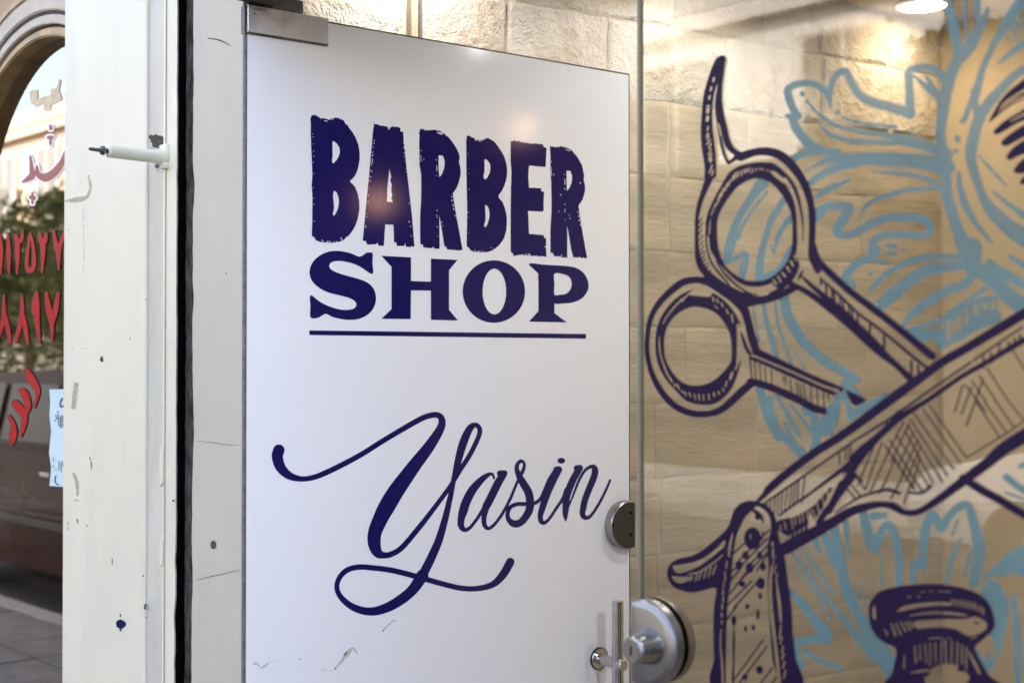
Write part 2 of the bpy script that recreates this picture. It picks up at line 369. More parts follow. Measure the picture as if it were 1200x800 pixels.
# ------------------------------------------------------------------ lettering and artwork outlines
# first line of a block: origin and magnification of the drawing sheet; then shapes: + stroke, f/F area, g/G cut-out, - cut stroke, j ticks
BARBER = """
@ 360 130 10
f 45,65 95,50 140,75 200,92 280,100 330,78 380,90 440,130 500,210 560,300 600,400 615,500 610,600 580,720 530,800 502,815 520,850 560,890 600,1000 612,1100 602,1220 570,1330 520,1420 460,1490 400,1525 320,1545 230,1542 150,1535 100,1512 78,1475 55,1465 58,1350 60,1200 60,1000 52,860 60,780 55,600 48,450 43,300 42,150
g 300,355 350,390 382,450 375,520 340,580 305,615 290,580 298,540 298,450
g 310,940 345,960 368,1020 370,1100 350,1170 315,1228 300,1200 312,1160 314,1100 305,1020
F 780,145 870,175 940,190 955,220 968,218 975,190 1020,182 1085,200 1098,240 1126,250 1132,350 1160,620 1185,850 1230,1250 1258,1590 1200,1595 1155,1590 1150,1550 1140,1582 1050,1580 1045,1540 1018,1538 1010,1335 915,1330 898,1580 840,1580 822,1545 805,1562 700,1566 690,1528 650,1518 670,1330 700,1000 722,800
F 1315,210 1370,215 1382,228 1420,228 1470,220 1540,230 1600,260 1660,310 1720,390 1755,450 1778,500 1788,550 1778,600 1795,660 1800,740 1780,830 1750,905 1705,970 1720,1060 1745,1220 1780,1400 1822,1630 1740,1632 1735,1610 1722,1632 1640,1622 1630,1590 1608,1585 1600,1540 1570,1350 1547,1210 1550,1350 1552,1618 1485,1612 1478,1585 1466,1608 1362,1600 1355,1565 1325,1560 1324,1300 1325,1200 1335,1050 1338,900 1335,750 1318,640 1314,400
G 965,680 985,780 972,810 992,870 985,930 998,990 985,1030 1005,1068 935,1065 940,900 952,780
G 1540,520 1590,525 1612,590 1608,660 1585,730 1550,780 1540,700
f 1870,305 1920,302 1960,325 2010,340 2070,335 2110,320 2150,335 2200,372 2260,450 2310,540 2340,650 2342,750 2320,850 2280,940 2240,1005 2290,1070 2325,1170 2340,1260 2335,1380 2310,1480 2260,1560 2200,1618 2140,1645 2080,1655 1960,1650 1915,1632 1890,1598 1872,1590 1870,1500 1875,1200 1870,900 1865,600
g 2080,565 2120,590 2146,645 2140,720 2110,780 2085,805 2065,770 2078,700 2078,640
g 2085,1105 2115,1120 2135,1190 2132,1260 2110,1330 2088,1365 2072,1335 2088,1290 2088,1180
F 2385,355 2440,352 2580,375 2680,385 2770,395 2775,430 2806,436 2800,540 2795,658 2690,650 2600,640 2592,760 2600,900 2740,905 2746,942 2776,948 2770,1100 2772,1150 2762,1182 2588,1172 2600,1440 2770,1455 2778,1488 2800,1494 2800,1585 2772,1592 2800,1598 2800,1708 2620,1695 2500,1690 2420,1696 2408,1660 2385,1650 2385,1200 2388,900 2395,700 2385,600
F 2850,415 2890,418 2895,432 2920,425 2990,420 3040,430 3100,465 3160,530 3218,630 3235,700 3245,760 3240,810 3256,870 3258,930 3240,1000 3228,1040 3180,1110 3190,1200 3220,1380 3250,1550 3282,1726 3200,1722 3190,1705 3178,1722 3122,1712 3108,1680 3092,1620 3070,1480 3045,1340 3048,1500 3048,1716 2988,1712 2982,1680 2975,1708 2890,1700 2880,1665 2852,1660 2850,1400 2862,1200 2865,1050 2860,850 2852,700
G 3040,700 3085,705 3106,770 3100,840 3075,900 3045,936 3040,840
# worn ink: pinholes along the stems, ragged gaps on the crowns
J 7 62,270,63,276 68,305,69,310 72,385,73,390 75,470,76,478 76,525,79,532 70,600,71,604 78,730,82,742 70,900,72,906 76,1025,78,1030 80,1090,82,1096 78,1290,84,1298
J 8 790,345,782,350 785,375,778,385 780,425,772,430 775,480,765,490 770,515,760,530 765,560,762,590 755,600,770,605 750,625,755,635 745,700,760,712 740,770,750,775 735,815,740,825 728,910,726,912 718,985,716,1000 715,1060,712,1078 700,1200,698,1206 698,1235,700,1245 690,1345,684,1370
J 7 1130,375,1131,380 1130,430,1132,436 1135,495,1136,505 1138,535,1139,538 1146,585,1147,592 1158,675,1159,678 1160,715,1160,720 1192,1080,1196,1084 1192,1290,1196,1308 1210,1350,1212,1356 1218,1462,1222,1468 1225,1580,1228,1596
J 12 1530,255,1590,272 3030,452,3078,468
J 7 1335,460,1338,470 1335,520,1335,590 1365,560,1366,575 1512,570,1516,580 1518,640,1520,700 1515,755,1516,762 1522,1160,1525,1172 1516,1220,1518,1226 1520,1245,1524,1252 1526,1355,1527,1362 1576,1300,1580,1306 1590,1345,1592,1350 1528,1465,1530,1470
J 9 1695,1005,1692,1010 1695,1045,1698,1058 1705,1095,1712,1115 1715,1140,1718,1160 1730,1220,1736,1235
J 6 1885,500,1886,505 1890,530,1890,534 1892,678,1894,682 1893,728,1896,733 1896,918,1898,922 1885,1068,1886,1072 1890,1185,1892,1190 1890,1248,1892,1252 1894,1425,1896,1430
J 7 2860,590,2862,600 2862,660,2862,760 2888,740,2890,755 3015,742,3017,752 3020,800,3020,860 3017,910,3019,920 3020,1090,3024,1098 3020,1150,3022,1156 3018,1172,3022,1180 3026,1270,3027,1276 3068,1220,3070,1224 3080,1258,3082,1264
J 9 3200,838,3204,850 2972,980,2970,990 3170,1180,3172,1190 3180,1225,3184,1240 3188,1275,3192,1290 3204,1330,3206,1345 2950,1180,2951,1182
J 9 140,78,175,88 200,118,235,122 205,95,215,96 255,98,290,100 170,1512,185,1525 230,1540,245,1525 262,1535,270,1528 310,1530,312,1545 340,1525,345,1540 390,1485,400,1490 410,1502,400,1512 440,1505,450,1500 455,1490,462,1476 480,1468,490,1465 430,1535,450,1525
J 9 1960,330,1990,345 2010,350,2030,355 2040,345,2060,338 1965,1632,1970,1640 2010,1640,2015,1655 2045,1642,2050,1640 2155,1602,2160,1605 2190,1622,2195,1615 2225,1598,2235,1592 2240,1620,2250,1612
J 7 2520,1680,2522,1695 2545,1678,2546,1690 2560,1680,2560,1695 2590,1675,2592,1690 2610,1678,2612,1690
"""
SHOP = """
@ 355 285 6.667
f 500,72 445,105 380,80 300,62 220,62 150,85 90,130 60,180 52,240 75,300 130,350 200,385 300,410 370,430 412,460 415,490 390,513 340,520 280,515 200,490 130,455 60,405 59,490 60,580 125,580 175,550 230,575 300,592 370,598 440,590 510,555 555,500 572,430 555,360 510,310 440,280 350,255 270,230 220,205 205,175 225,148 280,138 360,150 440,180 543,240 543,150 543,73
F 520,50 543,73 543,240 500,212 480,120
F 500,73 543,73 543,240 510,222
F 60,403 105,435 105,567 60,582
G 520,40 560,40 560,72 500,72
F 612,98 845,110 845,295 1000,300 1000,120 1208,130 1142,210 1142,520 1212,603 1000,598 1000,370 845,368 842,592 612,590 692,514 692,185
e 1492,377,244,244
E 1496,377,92,178
f 1765,160 1900,169 2060,178 2140,195 2200,240 2231,310 2225,370 2180,430 2110,462 2030,470 1965,469 1965,400 1965,330 1840,300 1840,240
F 1765,160 1965,172 1965,545 2062,618 1765,612 1840,530 1840,240
f 1965,238 2030,240 2030,400 1965,402
g 1965,238 2030,240 2080,262 2100,310 2090,360 2055,395 2005,402 1965,402 1965,320
G 1965,238 2020,240 2020,401 1965,402
F 50,680 2212,708 2212,745 50,716
"""
YASIN = """
@ 310 475 6.667
+ 112,348,90 100,400,88 125,480,80 190,545,62 290,572,42 400,555,42 550,490,44 750,385,42 950,260,42 1200,115,44 1293,78,44 1352,74,46 1384,105,52 1376,175,64 1293,310,85 1163,480,105 1033,660,125 960,780,130 913,868,120 863,988,108 858,1078,100 883,1148,75 933,1168,50 993,1158,45 1078,1103,43 1218,938,42 1333,790,38 1453,627,36 1523,510,38 1598,395,38 1652,290,38 1678,225,38 1680,180,38 1650,150,36 1603,180,55 1553,290,65 1513,430,56 1478,580,40 1455,700,42 1443,747,45 1413,877,52 1363,1047,62 1303,1187,68 1233,1327,72
@ 380 610 5
+ 575,320,72 520,400,62 450,460,60 360,510,55 270,530,48 180,510,42 110,460,34 75,400,30 85,340,30 130,290,32 200,270,32 290,275,32 400,290,33 540,325,33 680,365,32 800,393,32 900,395,32 990,370,38 1050,310,48 1090,240,50
@ 520 520 10
+ 590,400,28 570,352,32 520,360,50 435,425,78 335,540,100 262,680,105 230,780,105 206,870,85 202,950,76 240,1003,55 300,985,42 380,890,38 450,780,40 520,680,50 590,560,60
+ 700,352,86 640,450,95 580,570,95 525,680,95 490,750,88 472,860,62 478,945,56 520,988,42 590,945,38 690,810,36 780,640,36 860,450,34 925,320,44 945,235,34 905,197,40 858,250,48 865,330,62 920,440,88 990,560,95 1012,670,95 1008,750,95 980,820,90 910,910,85 830,935,85 765,890,62 748,820,50 780,740,48 860,704,48 960,702,48 1080,690,36 1150,620,45
l 660,345,75 712,342,72
+ 1060,690,30 1130,645,40 1190,545,60 1250,425,75 1320,320,80 1345,300,80
l 1320,300,75 1352,300,75
+ 1345,300,85 1270,450,85 1205,600,85 1155,750,78 1132,840,64 1142,905,58 1180,922,45 1240,870,36 1320,750,36 1395,640,40 1440,540,60
e 1378,195,45,34
+ 1592,285,78 1510,430,85 1445,600,86 1430,750,78 1425,830,60 1430,895,20
l 1560,285,76 1595,280,76
+ 1465,740,14 1520,590,26 1590,415,32 1660,305,36 1735,262,46 1770,290,72 1765,370,80 1710,510,78 1660,640,76 1635,750,75 1625,810,66 1640,850,60 1682,865,45 1740,820,36 1830,680,34 1900,540,32 1950,425,28
"""
NAVY_SCISSORS = """
@ 800 150 6.667
# horn
f 311,-567 265,-547 225,-467 195,-377 165,-267 151,-147 141,0 145,133 160,230 172,320 172,400 230,400 262,385 300,300 350,290 365,285 440,240 560,200 560,160 490,185 450,185 400,150 365,80 345,-17 320,-117 310,-217 310,-317 330,-487 336,-547
g 268,-340 245,-250 234,-170 231,-67 237,33 250,133 258,200 263,300 262,380 240,400 250,470 300,400 345,350 350,288 315,220 290,130 270,0 262,-67 252,-147 255,-230 270,-330
g 302,50 335,150 380,200 402,215 375,248 352,246 325,170
- 292,40,6 280,-30,10 300,60,14
J 11 246,-390,238,-360 225,-320,218,-290 212,-250,206,-225
J 22 198,-170,194,-120 196,-85,190,-60
J 11 200,-10,192,20 198,40,186,70 205,60,192,90 215,90,190,130 222,120,205,160 222,165,200,215 225,200,205,250 225,240,215,270 230,290,210,350 240,330,225,380
# upper ring, outer band
+ 205,395,60 165,500,45 130,600,38 112,700,32 110,800,32 110,900,32 118,1000,45 145,1080,55 200,1150,60 300,1235,75 400,1300,90 490,1345,100 600,1345,66 700,1325,60 800,1285,56 870,1248,55
+ 450,225,70 560,190,60 660,184,66 760,215,72 850,290,72 930,400,65 985,530,60 1008,650,54 1012,800,52 1008,900,52 1006,1000,52 1030,1060,52 1055,1110,54
# hatch between ring and hole
f 180,800 185,700 230,580 300,450 370,340 450,295 560,270 660,270 720,290 700,350 620,335 520,350 560,390 480,420 400,500 320,600 280,700 272,800 275,900 250,1000 215,950 205,860
- 208,830,8 212,760,10 225,700,12
J 12 240,640,225,680 262,590,245,625 285,560,262,610 300,505,275,560 320,470,300,540 350,430,330,490 372,410,355,450 398,370,385,410 415,350,400,400 438,345,425,385 465,335,458,370 492,325,488,350 515,315,512,338 540,318,545,330 570,320,575,328
J 10 600,315,605,325 625,318,630,328 660,328,664,340
# hole ring
f 215,800 222,700 262,610 330,510 420,410 520,355 620,335 700,350 780,410 850,520 885,640 892,760 895,900 885,1000 900,1040 870,1100 800,1160 700,1210 620,1236 560,1240 480,1228 400,1178 330,1110 270,1045 235,975 215,880
g 270,850 278,700 330,590 410,480 500,415 600,394 700,440 780,530 840,650 857,760 850,940 810,1050 740,1130 650,1185 560,1195 480,1185 400,1140 330,1070 285,960
+ 680,290,48 740,325,50 830,410,42 885,500,32 915,600,22 932,700,18 940,790,10 938,880,8
- 690,340,14 730,375,20 790,420,24
- 800,400,24 850,480,22 880,560,20
# line pair lower left
+ 190,750,14 183,850,14 195,970,14 230,1060,16 290,1140,16 340,1195,14 395,1280,8
+ 262,1040,8 330,1140,16 430,1235,16 520,1290,14 582,1302,10
# short ticks lower left
j 9 150,700,128,745 158,740,132,780 150,790,128,830 158,840,132,880 162,880,136,920 165,920,138,960 170,960,142,990 172,990,148,1025 180,1020,155,1050 192,1050,165,1085 205,1070,180,1110 220,1110,195,1150 240,1150,210,1190 262,1180,235,1215 280,1210,250,1240 310,1225,285,1265 340,1250,305,1275
# hatch lower right of the ring
f 905,1040 912,1080 880,1160 820,1230 740,1290 680,1312 672,1290 740,1250 700,1220 780,1160 850,1080 880,1000
J 16 875,1000,885,1030 845,1040,860,1075 815,1085,835,1120 778,1130,800,1160 745,1160,765,1200 712,1190,730,1220
J 10 680,1225,690,1240 660,1235,668,1245
+ 940,1112,8 920,1150,22 905,1180,14
# shank
@ 930 290 6.667
+ 148,-10,58 190,100,56 300,215,56 450,350,54 620,478,56 780,600,56 1010,790,60 1085,848,60
+ 210,245,16 350,365,20 500,510,20 620,600,22 750,700,22 870,800,22 985,895,24 1060,950,24
+ -20,285,44 100,345,44 220,430,50 400,575,52 640,790,56 800,915,50 930,1045,50
+ 45,205,8 120,280,30 230,375,44 350,480,60 500,620,60 640,745,46 720,835,40 920,1020,40
j 15 212,235,215,290 252,290,256,370 298,320,302,400 318,340,322,420 362,390,366,470 385,400,390,480 432,450,436,530 455,460,460,545 502,520,500,600 598,600,595,690 705,690,705,790
@ 1020 370 6.667
j 18 110,180,105,265 318,350,320,480 372,385,378,490
f 350,500 400,440 440,410 470,440 420,480
"""
NAVY_LOWER = """
@ 750 310 6.667
+ 450,118,52 350,132,55 260,190,55 170,275,50 110,360,44 72,460,40 57,580,38 55,680,38 75,790,40 110,890,44 170,995,50 250,1085,50 340,1140,52 440,1166,50 550,1162,50 640,1128,56 720,1062,60 800,985,64 880,920,60
+ 450,118,52 540,140,62 650,200,80 750,270,90 812,350,72 845,450,62 872,560,66 905,665,64
f 480,60 520,95 560,100 800,215 850,215 900,300 820,300 780,330 700,280 600,180 540,150
f 120,640 130,500 180,380 260,280 330,228 400,195 412,200 370,232 450,245 550,250 560,220 620,250 690,310 750,390 785,470 755,460 758,560 755,700 750,800 745,830 790,740 770,830 720,960 640,1050 560,1092 460,1092 360,1062 280,985 200,895 140,775
g 190,680 192,560 225,460 300,380 380,338 450,330 560,360 640,430 700,540 716,660 712,740 690,790 600,885 520,930 430,945 340,925 260,850 205,750
- 150,560,6 152,640,14 160,700,12 180,770,14 215,860,16
J 14 225,870,250,915 268,935,275,950 290,935,305,970
J 12 325,985,335,1000 350,995,360,1020 385,1000,395,1030 425,1010,432,1050 460,1015,465,1058 495,1015,498,1060 535,1010,540,1055 575,1000,582,1030 612,990,620,1010 645,970,655,985 680,910,665,955
J 20 720,845,705,890
J 8 740,820,765,780
J 12 570,255,575,285 600,270,610,295 635,300,650,330 675,350,690,385 715,390,725,450
J 10 370,235,350,262 345,255,330,290 318,275,300,305 290,300,270,335 262,330,248,365 238,360,225,390 215,395,200,420 195,430,182,460 330,268,322,282
J 7 580,320,610,345 300,230,285,240
+ 785,520,8 805,580,24 830,650,30 860,700,26
# shank
@ 860 390 6.667
+ 170,145,60 280,195,52 400,250,50 600,345,46 835,440,40
+ 130,195,26 250,240,32 420,315,36 600,395,36 795,478,34
- 150,180,10 300,240,14 500,325,14 700,415,16 815,450,16
+ 125,380,50 160,385,56 300,430,58 500,520,60 620,585,60 700,610,52
l 125,200,12 140,350,12
j 10 162,225,170,350 200,245,210,370 240,270,250,390 292,290,297,400 385,340,390,380 405,340,408,405 440,360,450,470 488,385,505,490 515,395,530,500 545,405,565,540 600,420,606,560 650,440,656,570 700,460,705,590 735,470,742,560
G 715,575 800,470 850,520 740,660
F 870,440 1042,520 955,572 915,548
"""
NAVY_RAZOR = """
@ 900 470 6.667
# spine of the blade
+ -82,780,26 -30,730,40 0,690,56 60,635,62 150,560,64 350,410,64 600,250,68 900,30,76 1000,-45,78 1160,-160,74 1360,-305,70 1560,-420,70 1700,-505,74 1800,-565,78 2050,-715,78
+ -50,810,10 0,775,14 100,706,16 300,568,16 560,388,18 700,292,18 930,150,20 1060,60,20 1300,-110,18 1520,-260,18 1680,-370,18 1780,-440,16 1990,-580,16
+ 2050,-505,52 1900,-420,46 1700,-300,42 1500,-185,38 1250,-10,38 1150,50,44 1000,150,54 850,285,60 750,380,86 680,460,100
+ 690,450,60 620,500,40 560,545,34 420,650,24 300,740,20 210,800,18 90,890,18
+ 660,500,90 620,575,78 560,690,66 500,800,55 430,890,50 400,960,44
- 608,560,10 570,600,26 540,620,16 500,655,10
J 12 1585,-345,1600,-305
j 14 1682,-350,1682,-260 1740,-380,1745,-300 1810,-440,1800,-350
j 18 1880,-460,1885,-390 1925,-490,1930,-420 1965,-520,1975,-445
j 16 925,150,935,200 1000,85,1010,150 1025,70,1035,130 965,120,975,170
j 10 555,400,560,490 600,370,608,460 625,355,632,440 645,340,655,420
# hatch at the tang end of the blade
j 9 285,590,265,790 240,610,225,790 215,635,195,800 185,660,165,830 150,680,130,850 115,700,100,860 85,720,72,880 55,740,45,890 20,760,20,900 -10,790,0,900 -20,810,-15,880
f 60,985 80,930 200,900 300,850 380,800 330,870 310,1000 180,1060
f 330,850 360,810 470,690 500,670 440,800 400,900 380,960
J 10 95,965,105,1010 130,940,140,1000 180,900,195,990 210,890,215,960 240,870,250,950 270,860,275,940 300,830,310,920
J 11 145,1060,135,1095 175,1045,165,1080 215,1020,205,1060 250,1000,240,1040 285,980,275,1010 330,850,310,1010
J 12 350,850,375,930 382,790,400,880 420,740,440,820 462,700,470,780 500,665,505,720 350,960,420,850
# belly of the blade
+ 60,1160,80 130,1150,96 200,1110,100 350,1030,92 500,945,80 650,860,72 800,815,60 900,805,50 980,820,60 1060,865,48 1150,868,50 1240,828,54 1380,730,64 1540,610,76 1700,490,84 1840,372,104 2050,240,112
+ 1520,600,60 1680,700,64 1800,765,64 1900,825,64 2050,910,66
F 640,620 650,560 700,560 600,760 520,860 430,905 420,880
g 700,590 740,600 620,800 500,870 560,760 650,640
l 1550,440,10 1700,350,12 1880,240,12 2010,145,12
+ 520,870,10 610,810,14 720,745,18 830,710,22 930,690,24 1025,715,24
+ 1090,710,16 1200,715,22 1270,662,24
# crossed shading
j 11 1260,30,1550,440 1210,60,1500,480 1140,95,1450,530 1110,140,1400,580 1090,180,1360,630 1070,230,1290,640 1000,260,1260,670 950,300,1200,700 910,340,1150,690 660,550,760,690 620,610,720,740 600,660,680,760 690,570,740,630
j 11 830,340,700,660 890,320,760,680 940,400,800,700 1000,440,870,720 1060,560,960,760 1110,640,1060,800 1060,160,920,430 1100,180,960,470 1140,240,1010,520 1170,300,1050,570 1190,360,1080,620 1190,430,1120,680
j 11 1630,10,1810,280 1690,0,1860,240 1780,0,1920,200 1880,0,1990,140 1540,-130,1700,80 1590,-160,1700,0 1650,-200,1790,10 1710,-260,1885,10 1910,-400,2010,-240
j 12 1520,-125,1460,78 1590,-110,1510,98 1680,-170,1550,190
# scales of the handle
@ 770 560 6.667
f 120,652 180,625 260,610 340,570 430,500 520,420 560,370 580,300 600,250 650,198 720,175 790,185 850,210 900,260 930,330 950,450 980,560 1000,640 1022,800 1050,1000 1060,1200 1080,1400 1105,1640 460,1640 445,1400 440,1200 445,1000 460,860 370,875 270,892 200,880 130,850 92,800 78,750 85,700
g 120,685 170,678 300,650 400,600 480,530 528,482 525,530 420,620 320,690 220,730 150,738
- 240,750,8 330,730,12 440,660,12 512,600,10
g 115,765 180,770 265,770 240,800 190,818 145,810
J 13 275,765,258,800 312,750,298,800 350,720,325,790 388,700,365,780 422,690,400,770 460,680,435,750
g 740,255 690,300 650,380 620,450 600,560 590,640 578,800 555,950 545,1100 540,1300 540,1640 590,1640 590,1300 600,1140 610,1300 605,1640 925,1640 900,1400 885,1200 872,1000 862,800 870,700 862,560 870,480 890,400 880,310 850,260 800,222 770,222
- 900,500,16 905,620,16 885,800,22 890,1000,26 912,1200,26 935,1400,26 960,1640,26
- 935,800,8 945,900,20 958,1000,24 966,1120,16
J 14 968,1150,962,1200 965,1210,955,1250 975,1240,965,1290 985,1310,975,1360 990,1370,978,1410 995,1430,985,1480 1002,1500,992,1560
J 12 905,520,895,560 925,600,905,660 930,680,912,740 940,740,930,800
- 590,430,10 570,520,20 560,610,14
J 12 545,650,540,700 532,730,530,800 520,815,520,850 515,870,515,910 516,930,516,965 508,985,508,1020 505,1050,505,1085 506,1110,504,1140
- 500,1180,10 495,1300,14 508,1450,16 515,1640,16
e 745,470,66,86
J 10 728,440,732,470
+ 742,240,20 790,280,34 815,310,26 830,350,10
e 785,300,22,26
j 13 680,510,592,590 880,400,640,640 690,650,590,720 860,470,640,700 640,720,580,790 885,500,700,700 880,560,620,830 740,680,570,900 740,800,550,990 790,800,600,1010 620,1000,545,1100 830,420,820,480 900,540,870,600 920,600,880,700 860,600,780,720
e 690,600,26,30
e 640,680,30,36
e 722,700,32,40
e 800,600,20,28
e 828,690,22,32
e 810,820,34,45
e 665,825,26,24
e 805,918,15,26
e 705,1000,14,22
e 788,1065,12,42
e 600,1110,20,40
e 692,1175,12,26
e 752,1165,13,22
e 800,1495,28,32
e 685,1555,22,26
+ 600,1140,8 600,1300,12 595,1640,12
j 13 830,1260,610,1560 860,1310,640,1600 900,1480,810,1600 930,1550,890,1620
J 8 672,1580,684,1570
"""
NAVY_JAR = """
@ 1000 680 6.667
f 120,230 130,170 165,120 220,78 350,45 500,30 650,25 800,45 920,75 1010,125 1070,200 1105,330 1080,395 1000,470 950,525 1000,640 1060,740 1120,840 300,840 310,700 335,540 260,490 185,440 135,350
g 152,205 170,200 178,290 168,305 150,280
g 340,240 390,200 500,180 640,168 745,172 745,192 640,195 500,210 400,232
J 13 770,150,760,190 800,150,795,190 832,155,828,198 862,155,860,205 895,165,890,210 925,172,920,215 950,180,955,225 985,200,985,235 1010,210,1015,260
J 6 520,90,560,85 590,80,620,85 660,82,760,88 420,130,450,125 500,120,520,130
- 440,272,8 600,252,16 760,255,18 880,272,16
f 300,300 500,282 880,290 870,275 600,262 450,280
- 460,268,8 600,250,12 760,252,14 860,262,8
g 470,320 600,305 760,300 860,300 960,282 1035,325 1045,360 1000,405 920,432 870,420 800,380 700,362 600,365 500,375 480,350
e 965,330,24,10
J 15 300,340,330,430 335,335,370,420 370,325,410,395 405,325,445,380 435,320,465,360
J 9 240,380,270,410 255,400,265,430
f 350,480 420,420 560,372 700,368 800,385 880,440 940,500 880,470 760,440 600,432 480,450 400,500
J 12 480,510,490,640 520,500,525,620 560,490,570,640 600,490,600,660 640,485,645,640 690,470,685,650 720,460,725,660 770,470,765,660 815,480,810,670 850,500,850,650 885,520,880,700
J 9 590,450,700,445 740,445,760,450 920,450,960,440
- 905,560,16 950,650,24 985,720,20
g 640,670 760,650 830,680 880,720 910,760 820,840 620,840 560,780 600,720
e 845,690,35,18
- 400,580,8 395,680,14
- 450,720,10 530,705,20 610,700,14
- 560,760,16 590,840,20
"""
NAVY_COMB = """
@ 1020 110 6.667
f 925,225 935,190 985,100 1040,20 1130,-60 1260,-140 1260,0 1100,90 1000,170
- 1010,110,6 1080,50,12 1260,-60,16
- 1000,150,6 1090,70,10 1260,0,16
f 960,305 975,275 1050,210 1150,150 1260,90 1260,180 1150,230 1040,295 985,320
- 1090,215,6 1150,185,10 1260,130,14
f 1022,395 1030,365 1110,300 1260,215 1260,300 1160,360 1060,410
f 1060,500 1075,465 1140,400 1260,340 1260,440 1150,490 1090,520
f 1120,610 1130,575 1180,520 1260,470 1260,590 1170,625
f 1170,705 1180,665 1260,610 1260,700
"""
